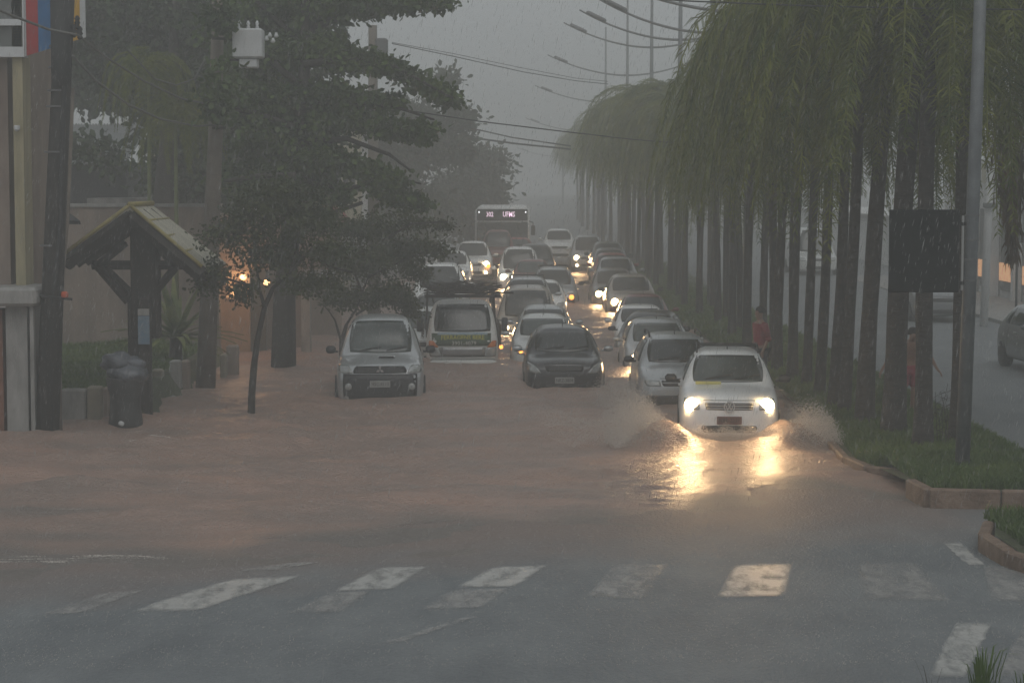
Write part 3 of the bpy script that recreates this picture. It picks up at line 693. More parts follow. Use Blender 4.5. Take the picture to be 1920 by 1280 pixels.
MB().lathe((.80, 4.2, .78), [(.03, -.03), (.05, 0), (.05, .02)], 10, 'y').build('marker_lamp', 'amber_glow', t)
for s in (-1, 1):
    for yy in (.9, 3.4):
        wh = bpy.data.objects.new('wheel', None); COL.objects.link(wh); wh.parent = t; wh.location = (s * .74, yy, .33)
        MB().lathe((0, 0, 0), [(.2, -.12), (.32, -.12), (.33, -.09), (.33, .09), (.32, .12), (.2, .12)], 18, 'x').build('tyre', 'rubber', wh, True)
        MB().lathe((0, 0, 0), [(.05, -.1), (.2, -.1), (.2, .1), (.05, .1)], 12, 'x').build('rim', 'rim_metal', wh, True)
rk = MB()
for yy in (.55, 1.35, 2.4, 3.9): rk.box((0.02, yy, 2.02), (1.86, .05, .04))
for s in (-1, 1): rk.box((s * .8, 2.3, 2.06), (.05, 3.8, .05))
for s in (-1, 1):
    for yy in (.75, 1.4): rk.tube([(s * .68, yy, 1.86), (s * .72, yy, 2.02)], .02, 6)
    for yy in (2.4, 3.9): rk.tube([(s * .88, yy, .8), (s * .82, yy, 2.02)], .025, 6)
rk.build('roof_rack', 'bark_dark', t)
rg = random.Random(5); br = MB()
for k in range(150):
    x0 = rg.uniform(-.75, .65); y0 = rg.uniform(.4, 3.2); a = rg.gauss(0, .5); ln = rg.uniform(.35, 1.1)
    p = Vector((x0, y0, 2.07 + rg.uniform(0, .10))); d = Vector((math.cos(a) * rg.choice((-1, 1)), rg.uniform(-.6, .6), rg.uniform(.02, .42))).normalized()
    e = p + d * ln; e.x = max(-.95, min(1.0, e.x)); e.z = min(e.z, 2.42 - abs(e.x + .1) * .15)
    br.tube([p, (p + e) / 2 + Vector((0, 0, rg.uniform(-.03, .05))), e], [.016, .011, .004], 4, cap=False)
tag(br.build('branch_bundle', 'bark_dark', None, loc=None), 'tangle of dark cut branches piled on the truck roof rack', 'branches')
bo = bpy.data.objects['branch_bundle']; bo.matrix_world = Matrix.Translation((TX, 50.6, zb)) @ Matrix.Rotation(R(2.5), 4, 'Z')
MB().box((.75, .9, 2.10), (1.0, .09, .05)).build('plank', 'bark_dark', t)

# city bus
mat('bus_white', (.72, .72, .70), .4)
mat('bus_black', (.02, .02, .022), .25)
mat('led_text', (1, .8, .95), .5, emit=(1.0, .72, .86), estr=1.1)
mat('marker_white', (1, 1, 1), .5, emit=(1, 1, 1), estr=2.5)
BX = (942 - 960) / F * 99.4; BD = 99.0; BZ = HC - 3.05 - (388 - 345) / F * 99.5
t = thing('city_bus', 'white city bus with a lit purple-white destination display, at the back of the queue', 'bus', (BX, BD, BZ), 0, None)
b = MB().box((0, 6, 1.70), (2.55, 12, 2.70), bev=.16); b.build('body', 'bus_white', t, True)
MB().box((0, -.02, 2.70), (2.34, .08, .52), bev=.03).build('display_housing', 'bus_black', t)
MB().box((0, -.03, 1.72), (2.36, .08, 1.28), bev=.04).build('windscreen', 'car_glass', t)
MB().box((0, -.08, 1.72), (.03, .02, 1.28)).build('windscreen_divider', 'rubber', t)
text('lettering', '302', .30, 'led_text', t, (-.58, -.075, 2.71), sx=.75, bold=.006)
text('lettering', 'UFMS', .33, 'led_text', t, (.30, -.075, 2.71), sx=.72, bold=.006)
for s in (-1, 1):
    MB().lathe((s * 1.08, -.08, 2.82), [(.02, -.01), (.035, 0), (.035, .02)], 10, 'y').build('marker_lamp', 'marker_white', t)
    MB().tube([(s * 1.25, 0, 2.4), (s * 1.42, -.2, 2.35), (s * 1.42, -.2, 2.2)], .025, 6).build('mirror_arm', 'rubber', t)
    MB().box((s * 1.42, -.2, 1.98), (.20, .12, .46), bev=.04).build('mirror', 'bus_black', t)
    for k in range(6): MB().box((s * 1.275, 1.4 + k * 1.75, 2.05), (.03, 1.5, .9), bev=.01).build('side_window', 'car_glass', t)
    MB().box((s * .95, -.03, .72), (.36, .06, .22), bev=.03).build('headlight', 'lens', t)
    for yy in (2.4, 9.0): MB().lathe((s * 1.12, yy, .5), [(.3, -.14), (.5, -.13), (.5, .13), (.3, .14)], 18, 'x').build('wheel', 'rubber', t, True)
MB().box((0, -.05, .42), (2.45, .2, .26), bev=.05).build('bumper', 'bus_black', t)

# carriageway beyond the palms
def simple_far(name, label, cx, base, x0, kind, col, d, h, w_, yaw, L=4.2, **k):
    return car(name, label, 'car', cx, 0, d, h, w_, L, kind, col, zb=gz(x0, d) + .0, group=None, yaw=yaw, wipers=False, **k)
o, _, _ = simple_far('hatchback', 'dark grey car cut by the right edge of the picture on the far carriageway', 2036, 0, 11, 'hatch', 'grey', 44.5, 1.45, 1.65, 4)
o, _, _ = simple_far('van', 'pale hazy van glimpsed between palm trunks on the far carriageway', 1531, 0, 13, 'van', 'pale', 92, 2.0, 1.9, 0)
o, _, _ = simple_far('hatchback', 'small grey car glimpsed under and beside the dark sign panel', 1762, 0, 13, 'hatch', 'grey', 62, 1.45, 1.65, 0)
MB().box((.7, 4.2, .9), (.16, .05, .2)).build('tail_light', 'tail_glow', bpy.data.objects['van.001'])
# ------------------------------------------------------------ foliage tools
leafmat('palm_green', (.038, .075, .006), (.23, .24, .02), 1.3, .3)
leafmat('palm_dead', (.09, .055, .025), (.16, .10, .045), 1.5, .15)
leafmat('broad_leaf', (.022, .050, .010), (.10, .155, .025), 1.4, .2)
leafmat('dark_leaf', (.018, .038, .012), (.055, .085, .024), 1.0, .15)
leafmat('small_leaf', (.026, .042, .014), (.085, .10, .03), 1.5, .2)
leafmat('far_leaf', (.035, .05, .025), (.06, .075, .035), .6, .15)
leafmat('yucca_leaf', (.07, .11, .03), (.30, .31, .10), 2.0, .2)
leafmat('grass_blade', (.05, .10, .015), (.13, .18, .03), .7, .25)
mat('palm_trunk', (.018, .015, .013), .85, col2=(.048, .040, .033), vscale=3.5, bump=.8, bscale=14, stretch=(1, 1, 3.5), bdist=.03)
mat('stem_green', (.12, .14, .045), .6, var=.3)
mat('bark', (.028, .023, .019), .9, col2=(.05, .042, .034), vscale=6, bump=.7, bscale=25)
mat('red_stalk', (.08, .028, .022), .7, var=.3)

def leaves(C, D, S, asp, rs, fold=.25, up=None):
    """C centres, D pointing directions, S sizes -> folded six-point leaves (vertices, quads)"""
    n = len(C); D = D / np.linalg.norm(D, axis=1, keepdims=True)
    r = rs.normal(size=(n, 3)); r[:, 2] += 0.6
    Sd = np.cross(D, r); Sd /= np.linalg.norm(Sd, axis=1, keepdims=True) + 1e-9
    N = np.cross(Sd, D); S = S[:, None]
    a = C; t = C + D * S; w1 = Sd * S * asp * .5
    m1 = C + D * S * .33; m2 = C + D * S * .72
    L1 = m1 + w1 * .75 + N * S * fold * asp; R1 = m1 - w1 * .75 + N * S * fold * asp
    L2 = m2 + w1 + N * S * fold * asp - N * S * .06; R2 = m2 - w1 + N * S * fold * asp - N * S * .06
    V = np.stack([a, L1, L2, t, R2, R1, m1, m2], 1).reshape(-1, 3)
    k = np.arange(n)[:, None] * 8
    Q = np.concatenate([k + np.array([[0, 1, 2, 7]]), k + np.array([[7, 2, 3, 4]]), k + np.array([[0, 7, 4, 5]])])
    return V, Q
def blobs_leaves(name, blobs, n, size, asp, m, parent, seed=1, clump=.28, per=26, flat=.75, droop=.25, shell=.45):
    """blobs: (p0, p1, r0, r1, weight). clumps of leaves scattered through tapered capsules"""
    rs = np.random.RandomState(seed); w_ = np.array([b[4] for b in blobs], float); w_ /= w_.sum()
    nc = max(1, n // per); pick = rs.choice(len(blobs), nc, p=w_)
    P0 = np.array([tuple(b[0]) for b in blobs])[pick]; P1 = np.array([tuple(b[1]) for b in blobs])[pick]
    r0 = np.array([b[2] for b in blobs])[pick]; r1 = np.array([b[3] for b in blobs])[pick]
    t = rs.rand(nc)[:, None]; c = P0 * (1 - t) + P1 * t; r = (r0 * (1 - t[:, 0]) + r1 * t[:, 0])
    d = rs.normal(size=(nc, 3)); d /= np.linalg.norm(d, axis=1, keepdims=True)
    rad = r * (rs.rand(nc) ** shell); off = d * rad[:, None]; off[:, 2] *= flat
    cc = c + off
    k = np.repeat(np.arange(nc), per); sg = clump * (0.6 + .8 * rs.rand(nc))[k]
    C = cc[k] + rs.normal(size=(len(k), 3)) * sg[:, None] * np.array([1, 1, .6])
    D = (C - c[k]) * .5 + rs.normal(size=(len(k), 3)) * .35; D[:, 2] -= droop * r[k]
    S = size * (.65 + .7 * rs.rand(len(k)))
    V, Q = leaves(C, D, S, asp, rs)
    return npmesh(name, V, Q, m, parent)

def palm_crown_mesh(seed, nf=26, Lf=4.3, out=1.0, lf=.5, nl=74):
    rs = np.random.RandomState(seed); Vs = []; Qs = []; k = 0
    rach = MB()
    for i in range(nf):
        az = 2.399 * i + rs.normal(0, .2); age = i / nf
        up = 1.35 - 1.15 * age + rs.normal(0, .12); end = -1.15 - .35 * age + rs.normal(0, .08)
        L = Lf * rs.uniform(.82, 1.12) * (1 - .12 * age); n = 22; pts = []; p = np.array([0, 0, 0.0]); tw = rs.normal(0, .35)
        for j in range(n + 1):
            pts.append(p.copy()); tt = j / n; e = up + (end - up) * min(1, tt * 1.55) ** .85
            a2 = az + tw * tt; hz = math.cos(e) * out
            p = p + (L / n) * np.array([math.cos(a2) * hz, math.sin(a2) * hz, math.sin(e)])
        pts = np.array(pts)
        rach.tube([tuple(q) for q in pts[::3]], [.032 * (1 - q / 8) + .005 for q in range(len(pts[::3]))], 4, cap=False)
        for sd in (-1, 1):
            tt = np.linspace(.13, .995, nl) + rs.normal(0, .004, nl); ii = np.clip(tt * n, 0, n - .001); a = ii.astype(int); fr = (ii - a)[:, None]
            B = pts[a] * (1 - fr) + pts[a + 1] * fr; T = pts[a + 1] - pts[a]; T /= np.linalg.norm(T, axis=1, keepdims=True)
            side = np.array([-math.sin(az), math.cos(az), 0]) * sd
            ln = lf * (np.sin(np.clip(tt, 0, 1) * math.pi * .82 + .45)).clip(.25, 1) * rs.uniform(.8, 1.2, nl)
            dr = side[None] * rs.uniform(.55, 1.05, nl)[:, None] + T * rs.uniform(.35, .75, nl)[:, None] + np.array([0, 0, 1.0]) * rs.uniform(-.35, .35, nl)[:, None]
            dr /= np.linalg.norm(dr, axis=1, keepdims=True)
            M = B + dr * ln[:, None] * .5; d2 = dr * .75 + np.array([0, 0, -1.0]) * rs.uniform(.35, .75, nl)[:, None]; d2 /= np.linalg.norm(d2, axis=1, keepdims=True)
            E = M + d2 * ln[:, None] * .55
            wv = np.cross(dr, rs.normal(size=(nl, 3))); wv /= np.linalg.norm(wv, axis=1, keepdims=True); wv *= .011
            V = np.stack([B - wv * .6, B + wv * .6, M + wv, M - wv, E + wv * .15, E - wv * .15], 1).reshape(-1, 3)
            q = np.arange(nl)[:, None] * 6 + k
            Qs += [q + np.array([[0, 1, 2, 3]]), q + np.array([[3, 2, 4, 5]])]; Vs.append(V); k += nl * 6
    rv = np.array(rach.v); rf = np.array([f for f in rach.f if len(f) == 4]) + k
    V = np.concatenate(Vs + [rv]); Q = np.concatenate(Qs + [rf])
    me = bpy.data.meshes.new('crown'); me.vertices.add(len(V)); me.vertices.foreach_set('co', V.astype(np.float32).ravel())
    me.loops.add(Q.size); me.loops.foreach_set('vertex_index', Q.astype(np.int32).ravel())
    me.polygons.add(len(Q)); me.polygons.foreach_set('loop_start', np.arange(0, Q.size, 4, dtype=np.int32)); me.update(calc_edges=True)
    me.materials.append(MATS['palm_green']); return me
CROWNS = [palm_crown_mesh(11 + k, nf=32 + k, Lf=5.8 + .2 * k, out=.78, nl=92) for k in range(4)]
FARCROWNS = [palm_crown_mesh(41 + k, nf=28, Lf=5.4, out=.98, lf=.6, nl=60) for k in range(3)]
def trunk_mesh(h, r, lean, seed, flare=1.45):
    rg = random.Random(seed); pts = []; rad = []
    for i in range(15):
        t = i / 14; z = h * t
        pts.append((lean[0] * t + .03 * math.sin(t * 5 + seed), lean[1] * t + .03 * math.cos(t * 4 + seed), z - .15))
        rad.append(r * (1 + (flare - 1) * math.exp(-t * 16) + .04 * math.sin(z * 9 + seed)) * (1 - .22 * t))
    mb = MB().tube(pts, rad, 14, jit=.035, rg=rg); return mb, pts[-1]
PALMG = 'palms along the median'
def palm(px, py, rpx, h, lean=(.25, 0), label=None, ci=0, far=False, d=None, x=None, seed=1, dead=False):
    if d is None:
        p = gp(px, py, .10); d = p.y; x = p.x
    r = rpx / 2 * d / F if rpx else .105
    z = gz(min(x, 8), d); z = max(z, 0) + .05
    t = thing('palm_tree', label or '', 'palm', (x, d, z), 0, PALMG)
    mb, top = trunk_mesh(h, r, lean, seed)
    mb.build('trunk', 'palm_trunk', t, True)
    me = (FARCROWNS if far else CROWNS)[ci % (3 if far else 4)]
    c = bpy.data.objects.new('crown', me); COL.objects.link(c); c.parent = t; c.location = top; c.rotation_euler = (0, 0, seed * 1.7)
    return t, top
# the near trunks one can tell apart: base pixel, trunk width in pixels
NEARP = [(1790, 842, 29, 7.6, (.12, 0), 'palm with the trunk just left of the grey lamp pole, rightmost of the near trunks'),
         (1727, 848, 34, 7.8, (.10, .1), 'thick palm whose trunk passes behind the middle of the dark sign panel'),
         (1674, 822, 42, 7.4, (.28, .1), 'palm with flared base edged in gold light, under the left part of the sign panel'),
         (1622, 800, 33, 7.6, (.30, .1), 'palm with a wide gap on its right, first trunk left of the sign panel'),
         (1585, 778, 23, 7.3, (.22, .1), 'palm with a dark flared foot, second trunk left of the sign panel'),
         (1562, 768, 21, 7.2, (.25, 0), 'palm close beside another, third trunk left of the sign panel'),
         (1533, 746, 20, 7.3, (.30, 0), 'slim leaning palm, fourth trunk left of the sign panel'),
         (1508, 728, 18, 7.1, (.33, 0), 'slim leaning palm, fifth trunk left of the sign panel'),
         (1484, 716, 19, 7.3, (.2, 0), 'palm rising just right of the white car mirror'),
         (1458, 700, 18, 7.1, (.15, 0), 'palm rising right behind the right front wing of the white car')]
for k, (px, py, rp, h, ln, lb) in enumerate(NEARP):
    t, top = palm(px, py, rp, h, ln, lb, ci=k, seed=k + 1)
t0 = bpy.data.objects['palm_tree.004']
MB().tube([(.1, -.3, 7.7), (-.35, -.6, 7.4), (-.75, -.7, 6.6), (-.85, -.7, 5.9), (-.78, -.7, 5.1)], [.03, .06, .07, .04, .01], 8).build('seed_stalk', 'red_stalk', t0, True)
# further trunks, in two staggered rows down the median
far_l = ['between the man in red and the white car', 'beside the man in red', 'behind the man in red']
k = 0
for i in range(46):
    d = 47.0 + i * 2.35 + (.6 if i % 3 == 0 else 0) + max(0, i - 27) * 2.5
    if d > 205: break
    x = 5.95 + (.45 if i % 2 else -.12) + .12 * math.sin(i * 2.3)
    pxx = 960 + x / d * F
    far = d > 80
    hh = 6.9 if d < 56 else (5.5 if d < 74 else 7.1)
    hh += rnd.uniform(-.5, .5)
    if pxx > 1340: lb = 'palm with a dark slim trunk, number of trunks behind the man in red'
    tp, _ = palm(0, 0, 0, hh + .3 * math.sin(i * 1.9), (.12 * math.sin(i), 0), None, ci=i, far=far, d=d, x=x, seed=20 + i); k += 1
    cs = rnd.uniform(.86, .96) if d < 56 else (rnd.uniform(.58, .70) if d < 74 else rnd.uniform(.92, 1.05) if d < 104 else rnd.uniform(.72, .85))
    for q_ in tp.children:
        if q_.name.startswith('crown'): q_.scale = (cs, cs, cs)
pal = sorted([o for o in bpy.data.objects if o.name.startswith('palm_tree') and o['label'] == ''], key=lambda o: o.location.y)
ordn = ['first', 'second', 'third', 'fourth', 'fifth', 'sixth', 'seventh', 'eighth', 'ninth', 'tenth', 'eleventh', 'twelfth', 'thirteenth', 'fourteenth', 'fifteenth', 'sixteenth', 'seventeenth', 'eighteenth', 'nineteenth', 'twentieth']
for i, o in enumerate(pal):
    if i < 10: o['label'] = 'slim dark palm, %s trunk behind the man in the red shirt counting away' % ordn[i]
    elif i < 20: o['label'] = 'greyish palm in rain haze, %s of the short palms in the middle of the row' % ordn[i - 10]
    else: o['label'] = 'pale hazy palm with broad drooping crown, %s from the far end' % (ordn + ['twenty-first', 'twenty-second', 'twenty-third', 'twenty-fourth', 'twenty-fifth', 'twenty-sixth', 'twenty-seventh', 'twenty-eighth', 'twenty-ninth', 'thirtieth'])[len(pal) - 1 - i]
# palms of the second row at the right edge
for k, (px, d, h, lb) in enumerate(((1985, 36, 7.6, 'palm whose browned fronds hang at the right edge of the picture'), (1960, 34.5, 8.4, 'palm crown hanging right behind the grey lamp pole'))):
    x = (px + 60 - 960) / F * d
    t, top = palm(0, 0, 40, h, (0, 0), lb, ci=k + 1, d=d, x=x + .6, seed=70 + k)
    if k == 0:
        c = [q for q in t.children if q.name.startswith('crown')][0]
        rs = np.random.RandomState(8); C = []; D = []
        q0 = at(1896, 200, d) - t.location; q1 = at(1900, 450, d) - t.location
        nn = 900; tt = rs.rand(nn); C = np.array(q0) + (np.array(q1) - np.array(q0)) * tt[:, None] + rs.normal(size=(nn, 3)) * (.16 * (1.15 - tt))[:, None]
        D = rs.normal(size=(nn, 3)) * .15 + np.array([0, 0, -1.])
        V, Q = leaves(C, D, .35 + .25 * rs.rand(nn), .06, rs); npmesh('dead_frond', V, Q, 'palm_dead', t)

# ------------------------------------------------------------ median: earth, grass, kerbs
MO = [(5.28, 30.7), (5.12, 32), (5.2, 34), (5.32, 37), (5.35, 41), (5.3, 46), (5.2, 52), (5.1, 60), (5.0, 70), (4.95, 85), (4.9, 110)]
def medx(y): return float(np.interp(y, [b for a, b in MO], [a for a, b in MO]))
vs = []; fs = []; yy = list(np.arange(30.9, 60, .5)) + list(np.arange(60, 112, 2)); nx = 12
for y in yy:
    x0 = medx(y); x1 = 7.8 + .004 * y
    for i in range(nx + 1):
        u = i / nx; x = x0 + (x1 - x0) * u
        vs.append((x, y, max(gz(5.2, y), -.05) + .12 + .09 * math.sin(u * math.pi) + .02 * math.sin(x * 3 + y)))
for j in range(len(yy) - 1):
    for i in range(nx): a = j * (nx + 1) + i; fs.append((a, a + 1, a + nx + 2, a + nx + 1))
soil = mat('median_soil', (.045, .05, .025), .9, col2=(.075, .085, .035), vscale=2, bump=.8, bscale=20, bdist=.03)
ms = MB().add(vs, fs)
ms.build('median_ground', soil, None, True); struct(bpy.data.objects['median_ground'])
def medz(x, y):
    x0 = medx(y); x1 = 7.8 + .004 * y; u = min(1, max(0, (x - x0) / (x1 - x0)))
    return max(gz(5.2, y), -.05) + .12 + .09 * math.sin(u * math.pi)
kb = mat('kerb_concrete', (.10, .060, .038), .75, col2=(.26, .18, .13), vscale=3.5, bump=.9, bscale=24, bdist=.02)
def kerb(pts, w_, h, label_name='kerb', z0=-.1):
    mb = MB()
    for (a, b) in zip(pts[:-1], pts[1:]):
        a = Vector(a); b = Vector(b); L = (b - a).length; n = max(1, round(L / 1.0)); ang = math.atan2(b.y - a.y, b.x - a.x)
        for k in range(n):
            c = a + (b - a) * ((k + .5) / n)
            mb.box((c.x, c.y, z0 + (h - z0) / 2 + rnd.uniform(-.008, .008)), (L / n - .015, w_, h - z0), ang + rnd.uniform(-.01, .01), bev=.02)
    o = mb.build('kerb', kb); return struct(o)
kerb([(7.9, 30.25), (5.62, 30.55), (5.2, 30.95), (5.05, 32), (5.12, 34)], .13, .10)
kerb([(x - .07, y) for x, y in MO[2:]], .13, .03, z0=-.7)
# second step of the island in front: grass bank behind a taller kerb
k2 = [(5.35, 28.4), (5.42, 27.5), (7.2, 27.1), (9.5, 26.9)]
kerb(k2, .15, .27)
def patch_ground(name, pts, z):
    o = MB().add([(x, y, zz) for x, y, zz in pts], [tuple(range(len(pts)))]).build(name, soil); return struct(o)
patch_ground('island_ground', [(5.45, 27.6, .23), (9.5, 27.0, .24), (9.5, 31.2, .16), (5.32, 31.2, .07), (5.4, 28.6, .18)], 0)
kerb([(5.62, 24.9), (5.36, 24.0), (5.40, 22.9)], .14, .26)
kerb([(5.40, 22.9), (5.55, 22.3), (5.65, 20)], .14, .24)
patch_ground('island_ground', [(5.7, 24.9, .23), (5.48, 24.0, .23), (5.5, 22.8, .23), (5.75, 20, .23), (9, 20, .26), (9, 25.4, .26), (6.2, 25.3, .24)], 0)

def grass(name, n, sampler, hgt, seed, label, w_=.012):
    rs = np.random.RandomState(seed); P = np.array([sampler(rs) for _ in range(n)])
    h = hgt * (.5 + rs.rand(n)); d = rs.normal(size=(n, 2)) * .35
    sd = rs.normal(size=(n, 3)); sd[:, 2] = 0; sd /= np.linalg.norm(sd, axis=1, keepdims=True); sd *= w_
    M = P + np.stack([d[:, 0] * h * .4, d[:, 1] * h * .4, h * .6], 1); T = P + np.stack([d[:, 0] * h * 1.1, d[:, 1] * h * 1.1, h], 1)
    V = np.stack([P - sd, P + sd, M + sd * .8, M - sd * .8, T + sd * .1, T - sd * .1], 1).reshape(-1, 3)
    q = np.arange(n)[:, None] * 6
    o = npmesh(name, V, np.concatenate([q + np.array([[0, 1, 2, 3]]), q + np.array([[3, 2, 4, 5]])]), 'grass_blade')
    return tag(o, label, 'grass', kind='stuff')
def s1(rs):
    y = 31 + 14 * rs.rand() ** 1.4; x = medx(y) + .08 + (7.7 - medx(y)) * rs.rand(); return (x, y, medz(x, y) - .01)
def s2(rs):
    y = 44 + 60 * rs.rand() ** 1.5; x = medx(y) + .08 + (7.7 - medx(y)) * rs.rand(); return (x, y, medz(x, y) - .01)
def s3(rs):
    while True:
        x = rs.uniform(5.5, 9.4); y = rs.uniform(27.6, 31.2)
        if True: return (x, y, .20 if y < 29 else .15)
def s4(rs):
    return (rs.uniform(5.62 if rs.rand() < .7 else 6.2, 8.5), rs.uniform(22.0, 25.2), .23)
grass('median_grass', 42000, s1, .12, 1, 'short wet grass under the near palm trunks')
grass('median_grass', 32000, s2, .14, 2, 'yellow-lit grass verge fading away beside the queue', .022)
grass('island_grass', 22000, s3, .13, 3, 'green grass above the tall brown kerb at the right')
grass('island_grass', 12000, s4, .15, 4, 'grass on the kerbed island nearest the crossing')
# weeds
def blades(name, pos, n, hgt, spread, m, seed, label, w_=.02, parent=None, lean=.5):
    rs = random.Random(seed); mb = MB()
    for k in range(n):
        a = rs.uniform(0, 6.28); h = hgt * rs.uniform(.45, 1); s = rs.uniform(.1, 1) * lean; r = rs.uniform(0, spread)
        p = Vector((math.cos(a) * r, math.sin(a) * r, 0)); d = Vector((math.cos(a), math.sin(a), 0)); t = Vector((-d.y, d.x, 0)) * w_ * rs.uniform(.6, 1.2)
        q = [p, p + d * s * h * .25 + Vector((0, 0, h * .5)), p + d * s * h * .6 + Vector((0, 0, h * .85)), p + d * s * h * 1.0 + Vector((0, 0, h * (1.0 - .25 * s)))]
        ww = [1, .9, .55, .05]; v = []
        for i in range(4): v += [q[i] - t * ww[i], q[i] + t * ww[i]]
        mb.add(v, [(0, 1, 3, 2), (2, 3, 5, 4), (4, 5, 7, 6)])
    o = mb.build(name, m, parent); o.location = pos
    return tag(o, label, 'plant') if label else o
q = gp(1842, 1300, .12); blades('grass_tuft', (q.x, q.y, .05), 42, .52, .12, 'grass_blade', 3, 'tall tuft of green grass blades at the bottom right corner', .012, lean=.55)
q = gp(1752, 1300, .1); blades('grass_tuft', (q.x - .02, q.y, .03), 7, .40, .05, 'bark', 4, 'few thin dry stalks beside the tall grass tuft', .004, lean=.6)
q = gp(1912, 1300, .12); blades('grass_tuft', (q.x + .06, q.y, .06), 26, .26, .08, 'grass_blade', 6, 'low clump of grass cut by the bottom right corner', .012, lean=.5)
q = gp(1766, 842, .15); st = MB(); rs = random.Random(9)
for k in range(7):
    h = rs.uniform(.6, 1.15); x = rs.uniform(-.12, .16); st.tube([(x, 0, 0), (x + rs.uniform(-.04, .04), 0, h * .6), (x + rs.uniform(-.12, .12), 0, h)], [.006, .005, .003], 4)
    for j in range(9):
        z = h * rs.uniform(.35, 1); s = rs.choice((-1, 1)); st.tube([(x, 0, z), (x + s * rs.uniform(.05, .13), rs.uniform(-.05, .05), z + .05), (x + s * rs.uniform(.1, .2), 0, z - .04)], [.004, .004, .002], 3)
tag(st.build('weed', 'bark', loc=(q.x, q.y, .1)), 'tall thin seeding weed between two near palm trunks', 'weed')
q = gp(1880, 868, .1); blades('weed', (q.x, q.y, .12), 30, .3, .5, 'small_leaf', 11, 'low leafy weeds on the far edge of the grass right of the lamp pole', .02)

# ------------------------------------------------------------ lamp posts
mat('galvanised', (.14, .15, .155), .55, .3, var=.3, vscale=3, bump=.2)
mat('lamp_grey', (.13, .13, .13), .5, .2)
mat('sign_back', (.008, .010, .010), .9, 0, 0, .1, var=.3, bump=.15)
def lamp_post(x, d, H, az, label, two=True, AL=4.5):
    t = thing('street_lamp', label, 'street lamp', (x, d, max(gz(x, d), 0) + .1), 0, 'median street lamps')
    MB().tube([(0, 0, -.1), (0, 0, H * .5), (0, 0, H)], [.13, .10, .05], 10).build('pole', 'galvanised', t, True)
    for s in ((-1, 1) if two else (-1,)):
        pts = []
        for k in range(13):
            u = k / 12; pts.append((s * AL * u, 0, az + 1.15 * u ** 1.9))
        arm = MB().tube(pts, [.05 - .02 * k / 12 for k in range(13)], 6).build('arm', 'lamp_grey', t, True)
        a = Vector(pts[9]); b = Vector(pts[11]); dd = (b - a)
        ang = math.atan2(dd.z, dd.x)
        MB().box((a + b) / 2 + Vector((0, 0, .07)), (.85, .26, .15), ry=-ang if s > 0 else -(ang), bev=.05, taper=.8).build('lamp_head', 'lamp_grey', t, True)
    return t
for x, d, al, az, lb in ((6.4, 58, 4.5, 8.7, 'street lamp hidden in near palm crowns, its arm crossing the top of the sky'), (6.53, 70, 3.8, 8.95, 'nearest of the row of tall thin lamp posts rising above the palms'), (6.5, 83, 3.9, 9.5, 'second tall lamp post above the palms, its arm second from the top'),
                 (6.5, 100, 4.1, 10.2, 'third tall lamp post above the hazy palms'), (6.5, 121, 4.5, 9.85, 'fourth lamp post above the hazy palms, with a lower arm'), (6.5, 149, 4.9, 9.15, 'fifth lamp post, whose whole top shows against the sky'),
                 (6.3, 190, 5.1, 7.8, 'faint lamp arm left of the hazy palm crowns'), (6.2, 260, 5.6, 5.7, 'fainter lamp arm low beside the hazy crowns')):
    lamp_post(x, d, 14.3 if d < 160 else az + 1, az, lb, AL=al)
p = gp(1803, 884, .14)
t = thing('lamp_pole', 'thick grey steel lamp pole on the island carrying the dark sign panel', 'pole', (p.x, p.y, .1), 0)
MB().tube([(0, 0, -.1), (.11, 0, 4.2), (.21, 0, 9.5)], [.105, .092, .08], 16).build('pole', 'galvanised', t, True)
for z in (2.75, 3.05, 3.32, 3.66): MB().lathe((.07 + .02 * (z - 2.7), 0, z), [(.098, -.012), (.104, -.012), (.104, .012), (.098, .012)], 14).build('clamp', 'lamp_grey', t)
a = at(1667, 393, p.y - .02) ; b = at(1797, 548, p.y - .02)
t = thing('sign_panel', 'large dark blank back of a traffic sign mounted on the grey lamp pole', 'sign', ((a.x + b.x) / 2, p.y - .04, (a.z + b.z) / 2), 0)
MB().box((0, 0, 0), (b.x - a.x, .03, a.z - b.z), bev=.012).build('panel', 'sign_back', t)
hw_ = (b.x - a.x) / 2
for z in (.38, -.45): MB().box((hw_ + .02, .03, z), (.16, .05, .05)).build('bracket', 'rubber', t)
MB().box((hw_ + .05, .02, -.03), (.035, .03, 1.05), bev=.008).build('mounting_rail', 'plate_grey', t)
MB().box((0, .03, .3), (2 * hw_ * .96, .03, .04)).build('stiffener', 'rubber', t)

# ------------------------------------------------------------ left side of the street
mat('wall_beige', (.33, .29, .18), .85, var=.25, vscale=2.2, bump=.3, stretch=(2.5, 2.5, .5))
mat('wall_brown', (.16, .122, .10), .85, col2=(.30, .235, .19), vscale=1.6, bump=.3, stretch=(1.6, 1.6, .5))
mat('concrete_grey', (.17, .165, .155), .8, col2=(.36, .35, .33), vscale=2.2, bump=.5, stretch=(2, 2, .6))
mat('brick_orange', (.18, .075, .045), .9, var=.3, bump=.6, bscale=18)
mat('pole_concrete', (.16, .135, .11), .85, var=.25, vscale=3, bump=.4)
mat('pole_wood', (.014, .013, .012), .9, col2=(.045, .04, .034), vscale=3, bump=.7, bscale=14, stretch=(3, 3, .7))
mat('sign_red', (.42, .04, .045), .5, var=.15); mat('sign_blue', (.04, .16, .36), .5, var=.15); mat('sign_yellow', (.60, .34, .03), .5, var=.1); mat('sign_white', (.55, .56, .56), .5, var=.08)
mat('grey_shutter', (.12, .125, .12), .6, var=.1)
mat('corrugated', (.34, .35, .35), .6, col2=(.22, .23, .23), vscale=2, bump=.2)
mat('roof_dark', (.035, .036, .038), .8, var=.3)
mat('tile_pale', (.50, .47, .38), .75, col2=(.34, .32, .25), vscale=3, bump=.5)
